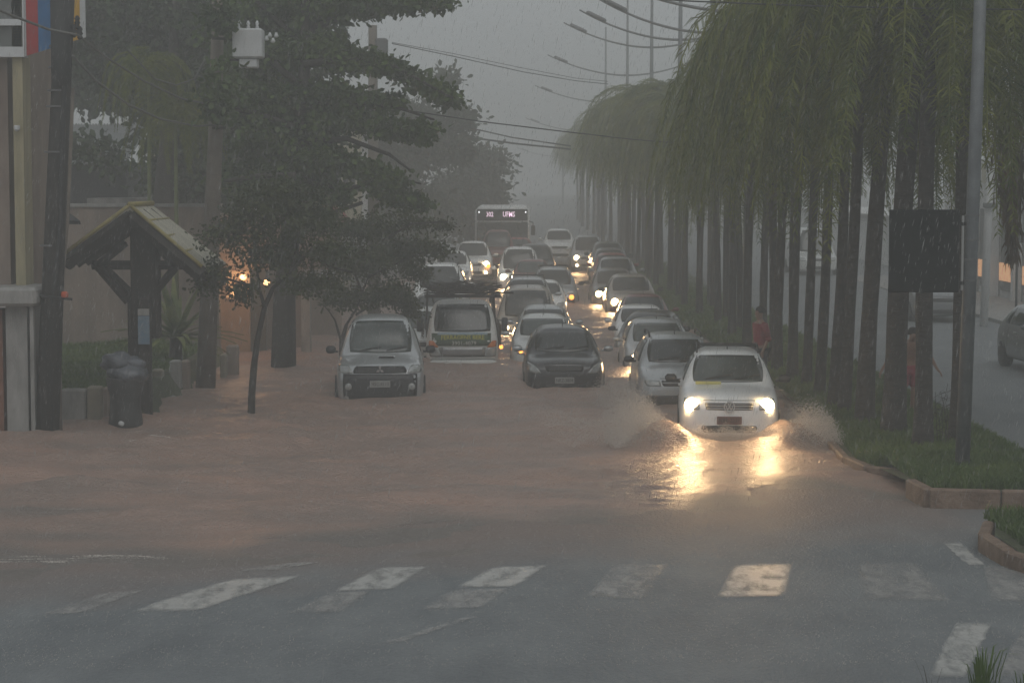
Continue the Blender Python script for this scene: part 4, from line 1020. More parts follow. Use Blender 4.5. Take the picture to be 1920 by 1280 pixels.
mat('tile_edge', (.30, .25, .09), .7, var=.3)
mat('kiosk_wood', (.014, .011, .009), .85, col2=(.035, .027, .021), vscale=4, bump=.5, stretch=(3, 3, .8))
mat('bag_plastic', (.05, .055, .065), .22, col2=(.13, .14, .16), vscale=5, bump=.9, bscale=9, bdist=.03)
mat('bin_plastic', (.035, .034, .033), .5, var=.3)
mat('block_beige', (.30, .26, .19), .85, col2=(.18, .16, .125), vscale=5, bump=.5)
mat('awning_red', (.30, .045, .04), .7, var=.2)
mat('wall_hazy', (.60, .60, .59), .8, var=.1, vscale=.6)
mat('wall_cream', (.42, .39, .28), .8, var=.12, vscale=.6)
mat('shop_warm', (1, .6, .3), .7, emit=(1.0, .55, .27), estr=.4)
mat('shop_lamp', (1, .7, .4), .7, emit=(1.0, .56, .26), estr=3.0)
mat('cable', (.03, .03, .03), .6); mat('cable_pale', (.13, .13, .12), .6)

def box_px(mb, x0, y0, x1, y1, d, th, **k):
    a = at(x0, y0, d); b = at(x1, y1, d); mb.box(((a.x + b.x) / 2, d + th / 2, (a.z + b.z) / 2), (abs(b.x - a.x), th, abs(a.z - b.z)), **k); return mb
# corner building with pillar and plinth
t = thing('corner_building', 'beige pillar above a grey plinth of a building cut by the left edge', 'building', (0, 0, 0))
box_px(MB(), 20, -60, 49, 560, 36.0, .6).build('pillar', 'wall_beige', t)
box_px(MB(), -260, -60, 21, 560, 36.2, 4).build('wall', 'wall_brown', t)
m_ = box_px(MB(), 10, 572, 55, 860, 35.45, .8); box_px(m_, 55, 572, 67, 870, 35.35, 1.0); m_.build('plinth', 'concrete_grey', t)
a = at(68, 539, 35.2); b = at(-200, 574, 35.2); MB().box(((a.x + b.x) / 2, 35.9, (a.z + b.z) / 2), (a.x - b.x, 1.5, a.z - b.z), bev=.05).build('plinth_cap', 'concrete_grey', t)
box_px(MB(), -200, 580, 9, 860, 35.6, .5).build('brick_panel', 'brick_orange', t)
p = at(33, 240, 35.95); MB().lathe((p.x, p.y - .05, p.z), [(.02, -.06), (.05, -.03), (.055, .02), (.04, .04)], 10, 'z').build('wall_lamp', 'sign_white', t)
# projecting shop sign, its lower edge rising to the right
t = thing('shop_sign', 'projecting shop sign with red, blue and yellow stripes at the top left corner', 'sign', (0, 0, 0))
def sp(px, up=0.0, dy=0.0):
    u = (px - 46) / 114; q = at(px, 106 - 36 * u - 0, 35.95 + .5 * u + dy); return Vector((q.x, q.y, q.z + up))
def stripe(x0, x1, m, nm='stripe', dy=0.0, up=2.1, dn=0.0):
    a_, b_ = sp(x0, dn, dy), sp(x1, dn, dy); c_, d_ = sp(x1, up, dy), sp(x0, up, dy); o = Vector((0, .05, 0))
    MB().add([a_, b_, c_, d_, a_ + o, b_ + o, c_ + o, d_ + o], [(0, 1, 2, 3), (7, 6, 5, 4), (1, 0, 4, 5), (2, 1, 5, 6), (3, 2, 6, 7), (0, 3, 7, 4)]).build(nm, m, t)
for x0, x1, m in ((46, 49.6, 'sign_white'), (50, 72, 'sign_red'), (72.3, 134, 'sign_blue'), (134.3, 150, 'sign_yellow'), (150.3, 160, 'sign_white')): stripe(x0, x1, m)
stripe(47, 159, 'grey_shutter', 'box', .06, 2.08, .03)
fr = MB(); box_px(fr, -160, 88, 45.5, 107, 35.9, .3); box_px(fr, 40, -60, 45.5, 88, 35.9, .3); box_px(fr, -160, 36, 40, 48, 35.9, .3); fr.build('front_frame', 'sign_white', t)
box_px(MB(), -160, -60, 41, 89, 36.0, .1).build('front_panel', 'grey_shutter', t)

# wooden utility pole with cables
p = gp(86, 818, -.02); zt = 9.6
t = thing('utility_pole', 'dark weathered utility pole with black cables in front of the beige pillar', 'pole', (p.x, p.y, 0), 0)
lx = (at(122, 0, p.y).x - p.x); lz = at(122, 0, p.y).z
MB().tube([(0, 0, -.3), (lx * .5, 0, lz * .5), (lx * 1.25, 0, lz * 1.25)], [.21, .175, .15], 14, jit=.02).build('shaft', 'pole_wood', t, True)
MB().tube([(.13, -.14, -.1), (.13, -.14, 2), (lx * .45 + .12, -.14, lz * .45), (lx * .8 + .08, -.14, lz * .8), (lx + .05, -.15, lz)], [.05, .045, .04, .05, .05], 8).build('cable_run', 'rubber', t, True)
q0 = at(103, 70, p.y) - Vector(t.location); MB().tube([q0 + Vector((.1, -.12, -.85)), q0 + Vector((.12, -.12, -.7)), q0 + Vector((.12, -.12, .75))], [.08, .17, .17], 10).build('cable_joint', 'rubber', t, True)
MB().tube([(.22, .06, -.2), (.22, .06, 2), (lx * .5 + .17, .08, lz * .5), (lx * .8 + .16, .08, lz * .8)], .05, 8).build('conduit', 'pole_concrete', t, True)
for yq in (87, 127, 170, 200, 285, 460): q0 = at(95 + (460 - yq) * .05, yq, p.y) - Vector(t.location); MB().lathe(q0, [(.17, -.015), (.19, -.015), (.19, .015), (.17, .015)], 12).build('band', 'lamp_grey', t)
q0 = at(104, 556, p.y) - Vector(t.location); q1 = at(68, 552, p.y) - Vector(t.location); q2 = at(140, 560, p.y) - Vector(t.location)
MB().tube([q1 + Vector((0, -.2, 0)), q2 + Vector((0, -.2, 0))], .022, 6).build('cross_pin', 'rubber', t)
q0 = at(126, 551, p.y) - Vector(t.location); MB().lathe(q0 + Vector((0, -.2, 0)), [(.045, -.05), (.06, -.03), (.06, .03), (.04, .05)], 12).build('insulator', mat('orange_cap', (.45, .07, .02), .5), t, True)
for (x_, y_) in ((147, 42), (141, 58), (152, 62)):
    q0 = at(x_, y_, p.y) - Vector(t.location); MB().lathe(q0 + Vector((0, -.1, 0)), [(.02, -.12), (.05, -.08), (.03, -.05), (.055, -.02), (.03, .02), (.05, .05), (.02, .1)], 10).build('insulator', 'rubber', t, True)
q0 = at(104, 60, p.y) - Vector(t.location); q1 = at(156, 60, p.y) - Vector(t.location); MB().tube([q0 + Vector((0, -.12, 0)), q1 + Vector((0, -.12, 0))], .03, 6).build('bracket', 'rubber', t)

# concrete pole with transformer
p = gp(384, 726, .0)
t = thing('utility_pole', 'pale concrete utility pole with a white transformer, behind the wooden shelter', 'pole', (p.x, p.y, 0), 0)
q0 = at(404, 250, p.y) - Vector(t.location); q1 = at(410, -60, p.y) - Vector(t.location)
MB().tube([(0, 0, -.3), tuple(q0), tuple(q1)], [.215, .15, .12], 14).build('shaft', 'pole_concrete', t, True)
a = at(438, 55, p.y - .3); b = at(494, 110, p.y - .3)
tr = MB().box(((a.x + b.x) / 2 - t.location.x, -.3, (a.z + b.z) / 2), (b.x - a.x, .5, a.z - b.z), bev=.03).build('transformer', 'sign_white', t)
a2 = at(450, 110, p.y - .3); b2 = at(484, 128, p.y - .3)
MB().box(((a2.x + b2.x) / 2 - t.location.x, -.3, (a2.z + b2.z) / 2), (b2.x - a2.x, .36, a2.z - b2.z), bev=.02).build('transformer_foot', 'sign_white', t)
for k in range(3):
    MB().lathe((a.x - t.location.x + .12 + k * .18, -.3, a.z + .07), [(.02, -.08), (.04, -.04), (.025, 0), (.04, .04), (.015, .1)], 8).build('bushing', 'sign_white', t, True)
for (x0, y0, x1, y1, r_) in ((398, 72, 440, 74, .03), (390, 113, 450, 113, .02), (398, 196, 424, 198, .05), (398, 178, 422, 177, .035), (396, 224, 424, 222, .03), (398, 240, 424, 240, .03)):
    qa = at(x0, y0, p.y - .2) - Vector(t.location); qb = at(x1, y1, p.y - .2) - Vector(t.location); MB().tube([qa, qb], r_, 6).build('cross_arm', 'pole_wood', t)
for (x_, y_) in ((506, 66), (500, 72), (512, 76), (518, 66)):
    q0 = at(x_, y_, p.y - .3) - Vector(t.location); MB().lathe(q0, [(.03, -.05), (.05, -.02), (.03, .02), (.02, .05)], 8).build('insulator', 'sign_white', t, True)

# overhead cables
def wire(pts, r_, m, label, d0):
    v = [at(x, y, d) for x, y, d in pts]; out = []
    for a, b in zip(v[:-1], v[1:]): out += [a.lerp(b, k / 6) for k in range(6)]
    out.append(v[-1]); o = MB().tube(out, r_, 5).build('overhead_cable', m, None, True); return tag(o, label, 'cable', 'overhead cables')
wire([(-20, 12, 33), (40, 36, 34), (90, 55, 35), (146, 66, 35.2)], .022, 'cable_pale', 'pale cable crossing the red and blue sign stripes', 0)
wire([(146, 66, 35.2), (200, 108, 38), (270, 152, 41), (340, 185, 43), (420, 202, 43.8)], .02, 'cable_pale', 'upper cable sagging between the two utility poles', 0)
wire([(136, 105, 35.2), (180, 152, 37), (240, 196, 40), (300, 223, 42), (370, 237, 43.5), (420, 232, 43.8)], .022, 'cable_pale', 'lower cable sagging between the two utility poles', 0)
wire([(240, 95, 39), (290, 148, 41), (330, 160, 43), (365, 148, 43.5), (385, 110, 43.8)], .015, 'cable_pale', 'short looping cable left of the transformer', 0)
wire([(735, 82, 62), (850, 106, 66), (980, 135, 70), (1080, 152, 74), (1140, 158, 78)], .014, 'cable', 'faint cable crossing the sky above the hazy trees', 0)
wire([(735, 80, 66), (850, 101, 70), (980, 128, 74), (1080, 147, 78), (1140, 153, 82)], .010, 'cable', 'thin twin cable just above the faint sky cable', 0)
wire([(760, 207, 50), (900, 228, 52), (1050, 246, 54), (1180, 261, 56), (1290, 270, 58)], .016, 'cable', 'dark cable running across the middle of the sky to the palms', 0)
wire([(880, 240, 90), (960, 258, 92), (1070, 274, 94)], .03, 'cable', 'hazy cable lowest above the bus', 0)
wire([(880, 258, 96), (970, 270, 98), (1070, 280, 100)], .045, 'cable', 'hazy thick cable above the bus', 0)
wire([(1150, -6, 36), (1300, 3, 34), (1500, 11, 32), (1700, 16, 31), (1960, 19, 30)], .013, 'cable', 'black cable crossing the top right in front of the palm crowns', 0)

# lawn, garden wall
lz_ = .42
vs = []; fs = []
for j in range(9):
    for i in range(9):
        x = -11.5 + 5.2 * i / 8; y = 38.4 + 12 * j / 8
        x_ = x + .3 * max(0, 1 - j / 3); vs.append((x - (.9 if j == 0 else 0) * 0, y, lz_ + .05 * math.sin(x * 2) - (.9 if i == 8 else 0)))
for j in range(8):
    for i in range(8): a = j * 9 + i; fs.append((a, a + 1, a + 10, a + 9))
struct(MB().add(vs, fs).build('lawn_ground', soil, None, True))
grass('lawn_grass', 22000, lambda rs: (lambda x, y: (x, y, lz_ + .05 * math.sin(x * 2)))(rs.uniform(-11.4, -7.15), rs.uniform(38.6, 50)), .12, 5, 'dim green lawn behind the low garden wall at the left', .02)
GW = 'low garden wall pieces'
def wallpiece(x0, y0, x1, y1, d, m, label, th=.3):
    a = at(x0, y0, d); b = at(x1, y1, d)
    o = MB().box(((a.x + b.x) / 2, d + th / 2, (a.z - .6) / 2), (b.x - a.x, th, a.z + .6), bev=.03).build('garden_wall', m); return tag(o, label, 'wall', GW)
wallpiece(112, 730, 161, 790, 37.9, 'concrete_grey', 'grey length of low garden wall right of the wooden utility pole')
wallpiece(162, 725, 190, 780, 37.8, 'block_beige', 'pale yellowish block ending the low wall, left of the litter bin')
wallpiece(190, 727, 205, 790, 38.0, 'wall_brown', 'brown wall stub directly behind the litter bin')
wallpiece(283, 693, 304, 738, 42.2, 'block_beige', 'beige block just right of the wooden shelter post')
wallpiece(318, 676, 338, 738, 43.0, 'concrete_grey', 'narrow mottled post between beige block and brown stub')
wallpiece(338, 676, 354, 735, 43.3, 'wall_brown', 'brown stub immediately left of the concrete utility pole')
wallpiece(412, 664, 424, 712, 46.5, 'block_beige', 'slim pale post right of the concrete utility pole')
wallpiece(424, 648, 446, 712, 47, 'wall_brown', 'brown gate pillar below the yucca leaf tips')

# wooden shelter (small gabled roof on a braced post)
dK = 38.7
t = thing('wooden_shelter', 'dark timber shelter with a small gabled tile roof on braced posts', 'shelter', (at(245, 700, dK).x, dK, 0), 0)
X0 = t.location.x
def K(px, py, dy=0.0): q = at(px, py, dK + dy); return Vector((q.x - X0, dy, q.z))
ax, az_ = K(250, 386).x, K(250, 386).z
le = K(126, 478); re_ = K(384, 500)
for s, e_, nm in ((-1, le, 'roof_slope'), (1, re_, 'roof_slope')):
    v = [Vector((ax, -.35, az_)), Vector((e_.x, -.35, e_.z)), Vector((e_.x + (.12 if s > 0 else 0), 2.0, e_.z)), Vector((ax, 2.0, az_))]
    dn = Vector((0, 0, -.07)); vv = [tuple(p) for p in v] + [tuple(p + dn) for p in v]
    MB().add(vv, [(0, 1, 2, 3), (7, 6, 5, 4), (1, 0, 4, 5), (2, 1, 5, 6), (3, 2, 6, 7), (0, 3, 7, 4)]).build(nm, 'tile_pale', t)
    ed = MB().tube([Vector((ax, -.37, az_ + .02)), Vector((e_.x, -.37, e_.z + .02))], .035, 6); ed.build('edge_tile', 'tile_edge', t, True)
    for k in range(1, 4):
        u = k / 4; MB().tube([Vector((ax + (e_.x - ax) * u, -.34, az_ + (e_.z - az_) * u + .02)), Vector((ax + (e_.x - ax) * u, 2.0, az_ + (e_.z - az_) * u + .02))], .022, 5).build('tile_joint', 'tile_edge', t, True)
    # rafters and barge board under the slope
    for dy in (-.30, .55, 1.4):
        MB().tube([Vector((ax, dy, az_ - .17)), Vector((e_.x * .985, dy, e_.z - .13))], [.15, .15], 4).build('rafter', 'kiosk_wood', t)
    n_ = 7
    for k in range(n_):
        u = .3 + .7 * k / (n_ - 1); MB().lathe((ax + (e_.x - ax) * u, .2, az_ + (e_.z - az_) * u - .2), [(.02, -.07), (.10, -.02), (.10, .10)], 8).build('eave_tile', 'kiosk_wood', t, True)
MB().tube([Vector((ax, -.4, az_ + .03)), Vector((ax, 2.05, az_ + .03))], .05, 6).build('ridge_tile', 'tile_edge', t, True)
pl = K(258, 700).x
MB().box((K(258, 0).x, .5, az_ / 2 + .50), (.50, .45, az_ - 1.75), bev=.04).build('head_post', 'kiosk_wood', t)
a = K(232, 580); b = K(258, 580); MB().box(((a.x + b.x) / 2, .5, .85), (b.x - a.x, .3, 2.9), bev=.03).build('post', 'kiosk_wood', t)
a = K(260, 640); b = K(282, 640); MB().box(((a.x + b.x) / 2, .1, .8), (b.x - a.x, .2, 2.7), bev=.03).build('post', 'kiosk_wood', t)
MB().tube([K(172, 497, .45), K(345, 497, .45)], .085, 4).build('tie_beam', 'kiosk_wood', t)
for (x0, y0, x1, y1) in ((176, 492, 240, 566), (196, 502, 244, 548), (330, 500, 280, 560), (236, 455, 180, 500), (286, 452, 330, 500)):
    for dy in (.40,): MB().tube([K(x0, y0, dy), K(x1, y1, dy)], .075, 4).build('brace', 'kiosk_wood', t)
a = K(259, 592, .0); b = K(281, 645, .0)
MB().box(((a.x + b.x) / 2, -.02, (a.z + b.z) / 2 + .0), (b.x - a.x, .02, a.z - b.z)).build('notice', mat('notice_blue', (.10, .18, .27), .6, col2=(.2, .25, .28), vscale=9), t)
MB().box(((a.x + b.x) / 2, -.022, a.z + .07), (b.x - a.x, .02, .12)).build('notice', 'concrete_grey', t)

# litter bin with bags
p = gp(236, 795, 0)
t = thing('litter_bin', 'dark litter bin overflowing with black bags in front of the wooden shelter', 'bin', (p.x, p.y, 0), 0)
MB().lathe((0, 0, 0), [(.27, -.2), (.30, .02), (.27, .30), (.27, .5), (.31, .62), (.33, .78), (.33, .82), (.30, .82)], 20).build('barrel', 'bin_plastic', t, True)
def lumpy(c, r, seed, sz=(1, 1, 1)):
    mb = MB(); mb.lathe(c, [(r * math.sin(math.pi * k / 9) + .001, -r * math.cos(math.pi * k / 9)) for k in range(10)], 16)
    mb.v = [tuple(Vector(c) + Vector(((Vector(v) - Vector(c)).x * sz[0], (Vector(v) - Vector(c)).y * sz[1], (Vector(v) - Vector(c)).z * sz[2])) * (1 + .35 * noise.noise(Vector(v) * 6 + Vector((seed, 0, 0))))) for v in mb.v]
    return mb
b1 = lumpy((.05, -.03, .88), .32, 1, (1.05, 1, .6)).build('bag', 'bag_plastic', t, True)
b2 = lumpy((-.14, .02, 1.08), .27, 3, (1.1, 1, .7)).build('bag', 'bag_plastic', t, True)
b3 = lumpy((.14, .05, 1.06), .20, 7, (1.1, 1, .7)).build('bag', 'bag_plastic', t, True)
tag(MB().box((0, 0, 0), (.10, .06, .08), ry=.4, bev=.02).build('floating_litter', 'sign_white', loc=(p.x - .02, p.y - .33, .05)), 'white scrap caught at the foot of the litter bin', 'litter')
q = gp(326, 746, 0); tag(MB().box((0, 0, 0), (.10, .05, .06), ry=.3, bev=.02).build('floating_litter', 'sign_white', loc=(q.x, q.y, .02)), 'small pale scrap floating right of the wooden shelter', 'litter')

# yucca
p = at(330, 690, 45.5)
t = thing('yucca_plant', 'big spiky yucca with long pale-edged leaves behind the wooden shelter', 'plant', (p.x, p.y, .45), 0)
rs = random.Random(4)
for k in range(46):
    a = rs.uniform(0, 6.28); el = rs.uniform(.05, 1.35); L = rs.uniform(1.1, 1.75); s = Vector((math.cos(a) * math.cos(el), math.sin(a) * math.cos(el), math.sin(el)))
    sd = Vector((-math.sin(a), math.cos(a), 0)) * .085; v = []; q = Vector((0, 0, .45))
    for i in range(6):
        u = i / 5; pp = q + s * L * u - Vector((0, 0, .55 * u * u * math.cos(el))); wv = [.6, 1, 1, .8, .5, .03][i]
        v += [pp - sd * wv + Vector((0, 0, .02)), pp, pp + sd * wv + Vector((0, 0, .02))]
    MB().add(v, [(i * 3 + j, i * 3 + j + 1, i * 3 + j + 4, i * 3 + j + 3) for i in range(5) for j in (0, 1)]).build('leaf', 'yucca_leaf', t)
MB().tube([(0, 0, -.1), (0, 0, .5)], [.16, .12], 8).build('stem', 'bark', t, True)

# walls and roofs behind
t = thing('boundary_wall', 'long brownish boundary wall behind the lawn and shelter', 'wall', (0, 0, 0))
box_px(MB(), 40, 386, 412, 660, 50.5, .25).build('wall', 'wall_brown', t); box_px(MB(), 40, 382, 414, 388, 50.45, .35).build('coping', 'concrete_grey', t)
t = thing('house', 'house with a pale corrugated roof seen over the boundary wall at the left', 'house', (0, 0, 0))
a = at(-30, 312, 60); b = at(235, 312, 60)
box_px(MB(), -30, 305, 240, 420, 61, 6).build('wall', 'roof_dark', t)
n_ = 46; v = []; 
top = at(0, 232, 64).z; low = at(0, 308, 60).z
for i in range(n_ * 2 + 1):
    x = a.x + (b.x - a.x) * i / (n_ * 2); o_ = .03 * (1 if i % 2 else -1); v += [(x, 59.9, low + o_), (x, 64.5, top + o_)]
MB().add(v, [(2 * i, 2 * i + 2, 2 * i + 3, 2 * i + 1) for i in range(n_ * 2)]).build('roof', 'corrugated', t)
box_px(MB(), 46, 296, 100, 309, 59.7, .1).build('fascia', 'wall_beige', t)
t = thing('lean_to_roof', 'small grey sloping canopy between the pillar and the wooden utility pole', 'roof', (0, 0, 0))
pts = [at(40, 330, 47), at(40, 412, 46), at(150, 414, 46), at(86, 366, 47)]
MB().add([tuple(p) for p in pts] + [tuple(p + Vector((0, .1, -.08))) for p in pts], [(0, 1, 2, 3), (7, 6, 5, 4), (0, 4, 5, 1), (1, 5, 6, 2), (2, 6, 7, 3), (3, 7, 4, 0)]).build('sheet', 'roof_dark', t)

# shop with a lit front, pillars, further shops along the street
t = thing('shop', 'shop front lit warm orange behind the slender young tree', 'shop', (0, 0, 0))
box_px(MB(), 412, 500, 470, 720, 53, .2).build('wall', mat('lit_wall', (.42, .30, .20), .7, var=.15, vscale=2, stretch=(3, 1, 1)), t)
box_px(MB(), 424, 508, 468, 560, 52.8, .06).build('lit_window', 'shop_warm', t)
for k, (x_, y_) in enumerate(((456, 520), (440, 552), (500, 530))):
    q = at(x_, y_, 51.6); MB().lathe(q, [(.04, -.06), (.08, -.02), (.08, .03), (.04, .07)], 12).build('lamp', 'shop_lamp', t, True)
la = bpy.data.lights.new('shop_light', 'POINT'); la.energy = 40; la.color = (1, .55, .28); la.shadow_soft_size = .2
lo = bpy.data.objects.new('shop_light', la); COL.objects.link(lo); lo.location = at(448, 515, 51.2); lo.parent = t
box_px(MB(), 380, 400, 640, 505, 52.0, .3).build('fascia', 'wall_brown', t)
box_px(MB(), 470, 500, 500, 720, 53.2, .2).build('shutter', 'grey_shutter', t)
box_px(MB(), 500, 500, 566, 700, 54.5, .2).build('back_wall', 'wall_brown', t)
box_px(MB(), 564, 500, 582, 695, 52.4, .35).build('pillar', 'concrete_grey', t)
box_px(MB(), 582, 520, 640, 690, 58.5, .2).build('side_wall', 'wall_brown', t)
SH = 'hazy shops along the left side'
def frontage(y0, y1, x, h, m, label, awn=None):
    t = thing('building', label, 'building', (x, y0, 0), 0, SH)
    L = y1 - y0; MB().box((-3, L / 2, h / 2 - .3), (6, L, h + .6)).build('wall', m, t)
    MB().box((-2.9, L / 2, h + .1), (6.4, L + .3, .22)).build('cornice', 'concrete_grey', t)
    n_ = max(1, int(L / 3.2))
    for k in range(n_):
        y = (k + .5) * L / n_; MB().box((.02, y, 1.4), (.08, L / n_ * .7, 2.6)).build('shutter', 'grey_shutter', t)
        if h > 5: MB().box((.02, y, 4.6), (.08, L / n_ * .5, 1.4)).build('window', 'car_glass', t)
    if awn:
        v = []; N = 8
        for i in range(N + 1):
            a_ = math.pi / 2 * i / N; xx, zz = awn[2] * math.sin(a_), awn[1] + awn[3] * math.cos(a_); v += [(xx, awn[0], zz), (xx, awn[0] + awn[4], zz)]
        MB().add(v, [(2 * i, 2 * i + 1, 2 * i + 3, 2 * i + 2) for i in range(N)] + [tuple([2 * i for i in range(N + 1)] + [])] ).build('awning', 'awning_red', t)
    return t
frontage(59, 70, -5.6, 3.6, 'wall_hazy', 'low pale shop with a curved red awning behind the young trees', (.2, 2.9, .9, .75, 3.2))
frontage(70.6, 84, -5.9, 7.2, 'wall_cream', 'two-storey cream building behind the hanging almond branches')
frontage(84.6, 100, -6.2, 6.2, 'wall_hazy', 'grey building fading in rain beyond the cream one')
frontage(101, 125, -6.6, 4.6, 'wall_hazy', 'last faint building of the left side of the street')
tag(box_px(MB(), 560, 655, 648, 712, 56, 2.0).build('concrete_ramp', 'concrete_grey'), 'pale concrete ramp to the shops left of the silver pickup', 'ramp')
q = gp(548, 700, 0); 
# right side beyond the far carriageway
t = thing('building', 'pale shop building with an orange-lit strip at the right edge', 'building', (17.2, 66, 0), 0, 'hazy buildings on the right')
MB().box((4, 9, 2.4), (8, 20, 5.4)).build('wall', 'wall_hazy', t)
MB().box((-.03, 6, 4.6), (.1, 12, .7)).build('fascia', 'wall_cream', t)
for k in range(5): MB().box((-.03, .8 + k * 3.4, 1.9), (.1, 2.3, 2.8)).build('shutter', 'grey_shutter', t)
for k in range(5): MB().box((-.09, .8 + k * 3.4, 1.15), (.06, 2.4, .62)).build('lit_window', mat('lit_strip', (1, .6, .3), .7, emit=(1, .5, .25), estr=.5), t)
for k in range(4): MB().box((-.2, 2.5 + k * 3.4, 2.8), (.3, .3, 5.4)).build('pillar', 'wall_hazy', t)
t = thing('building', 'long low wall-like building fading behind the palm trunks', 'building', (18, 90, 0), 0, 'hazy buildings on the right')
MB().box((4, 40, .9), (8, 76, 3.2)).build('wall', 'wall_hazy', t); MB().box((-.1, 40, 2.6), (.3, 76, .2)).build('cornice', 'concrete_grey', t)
q = gp(1905, 600, .1)
t = thing('street_sign', 'thin post with a small dark sign box by the lit shop at the right', 'sign', (14.2, 60, 0), 0)
MB().tube([(0, 0, 0), (0, 0, 2.6)], .035, 8).build('post', 'rubber', t); MB().box((.05, 0, 2.7), (.62, .12, .3), bev=.03).build('sign_box', 'grey_shutter', t)
t = thing('utility_pole', 'pale pole beside the orange-lit shop at the right', 'pole', (13.4, 60.5, 0), 0)
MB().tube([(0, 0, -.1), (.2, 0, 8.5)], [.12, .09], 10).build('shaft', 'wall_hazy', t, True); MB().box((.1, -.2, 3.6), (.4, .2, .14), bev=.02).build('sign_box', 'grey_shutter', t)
# right pavement
struct(MB().box((15.6, 90, .12), (3.0, 130, .3)).build('pavement', 'concrete_grey'))

# ------------------------------------------------------------ broadleaved trees on the left
def B(x0, y0, x1, y1, d0, d1, r0, r1, w_=1.0): return (at(x0, y0, d0), at(x1, y1, d1), r0, r1, w_)
dT = 47.5
bp = gp(531, 692, 0)
t = thing('almond_tree', 'large broad-leaved tree whose layered branches reach right across the sky', 'tree', (0, 0, 0), 0)
br = MB(); base = Vector((bp.x, bp.y, -.3)); fork = at(545, 430, bp.y); topp = at(570, 150, bp.y - .5)
br.tube([base, at(533, 560, bp.y), fork, at(560, 280, bp.y - .3), topp, at(575, -60, bp.y - .5)], [.30, .26, .23, .18, .14, .10], 12, jit=.04)
BR = [[(550, 330), (640, 360), (730, 330), (790, 345)], [(560, 270), (650, 260), (730, 290), (770, 320)], [(565, 200), (650, 190), (740, 200), (815, 225)], [(570, 120), (660, 110), (740, 125), (850, 185)],
      [(575, 60), (660, 20), (750, 0), (838, 5)], [(560, 160), (480, 90), (420, 40)], [(560, 240), (470, 210), (400, 200)], [(555, 330), (480, 330), (420, 340)], [(570, 90), (500, 20), (440, -30)], [(550, 380), (620, 400), (680, 380)]]
for k, ptsb in enumerate(BR):
    d_ = bp.y - .4 - .15 * (k % 4); br.tube([at(x_, y_, d_) for x_, y_ in ptsb], [.09, .06, .04, .02][:len(ptsb)], 6)
br.build('trunk', 'bark', t, True)
bl = []
for (x0, y0, x1, y1, r0, r1, w_) in ((480, 20, 680, 5, .9, .5, 5), (680, 12, 838, 4, .36, .10, 2.0), (470, 100, 630, 90, .8, .45, 5), (625, 105, 730, 122, .40, .28, 2.4), (730, 128, 850, 188, .24, .08, 1.6),
                                     (450, 190, 630, 175, .8, .42, 5), (630, 180, 740, 195, .28, .2, 1.7), (745, 235, 815, 240, .10, .08, .3), (470, 270, 610, 235, .75, .42, 4), (600, 215, 740, 240, .34, .24, 2.2), (740, 245, 795, 258, .2, .10, .8),
                                     (500, 330, 610, 290, .65, .4, 3), (600, 285, 750, 345, .34, .24, 2.3), (560, 340, 640, 370, .38, .25, 1.5), (700, 350, 790, 385, .25, .12, 1.2), (430, 330, 520, 350, .5, .5, 2), (420, 40, 480, 250, .5, .6, 3)):
    bl.append(B(x0, y0, x1, y1, bp.y + (.2 if x0 < 600 else -.6), bp.y - .6, r0, r1, w_))
bl += [(at(412, 5, 43.2), at(410, 60, 43.2), .22, .22, .5), (at(412, 125, 43.2), at(410, 232, 43.2), .26, .26, .8)]
blobs_leaves('crown', bl, 34000, .155, .58, 'broad_leaf', t, seed=5, clump=.12, per=12, flat=.62, droop=.35, shell=.6)

t = thing('shade_tree', 'dense dark tree filling the upper left behind the utility poles', 'tree', (0, 0, 0), 0)
b0 = at(300, 640, 56); MB().tube([Vector((b0.x, 56, 0)), at(305, 400, 56), at(320, 200, 56), at(330, 0, 56)], [.35, .3, .2, .1], 10).build('trunk', 'bark', t, True)
bl = [B(130, 40, 560, 30, 57, 57, 1.3, 1.6, 6), B(200, 110, 560, 150, 57, 57, .8, 1.5, 6), B(320, 250, 560, 260, 57, 57, .9, 1.4, 5), B(330, 340, 560, 330, 57, 57, .8, 1.1, 4), B(90, 30, 160, 90, 56, 57, .6, .7, 1.2), B(60, 150, 330, 175, 66, 66, .8, 1.1, 3), B(150, 270, 215, 300, 55, 55, .16, .3, .25)]
blobs_leaves('crown', bl, 48000, .23, .5, 'dark_leaf', t, seed=6, clump=.3, per=16, flat=.8, droop=.2, shell=.5)
# two thin areca palms
for k, (px, y0, y1, lb) in enumerate(((281, 385, 130, 'thin green-stemmed palm behind the left roof slope of the shelter'), (331, 390, 215, 'shorter thin green-stemmed palm right of its taller twin'))):
    d_ = 48.8; b0 = at(px, 640, d_); b1 = at(px - 2, y1, d_)
    t = thing('thin_palm', lb, 'palm', (b0.x, d_, .4), 0, 'thin palms behind the shelter')
    MB().tube([(0, 0, 0), (.03, 0, (b1.z - .4) * .5), (b1.x - b0.x, 0, b1.z - .4)], [.06, .05, .04], 8).build('trunk', 'stem_green', t, True)
    c = bpy.data.objects.new('crown', CROWNS[k]); COL.objects.link(c); c.parent = t; c.location = (b1.x - b0.x, 0, b1.z - .4); c.scale = (.42, .42, .42)

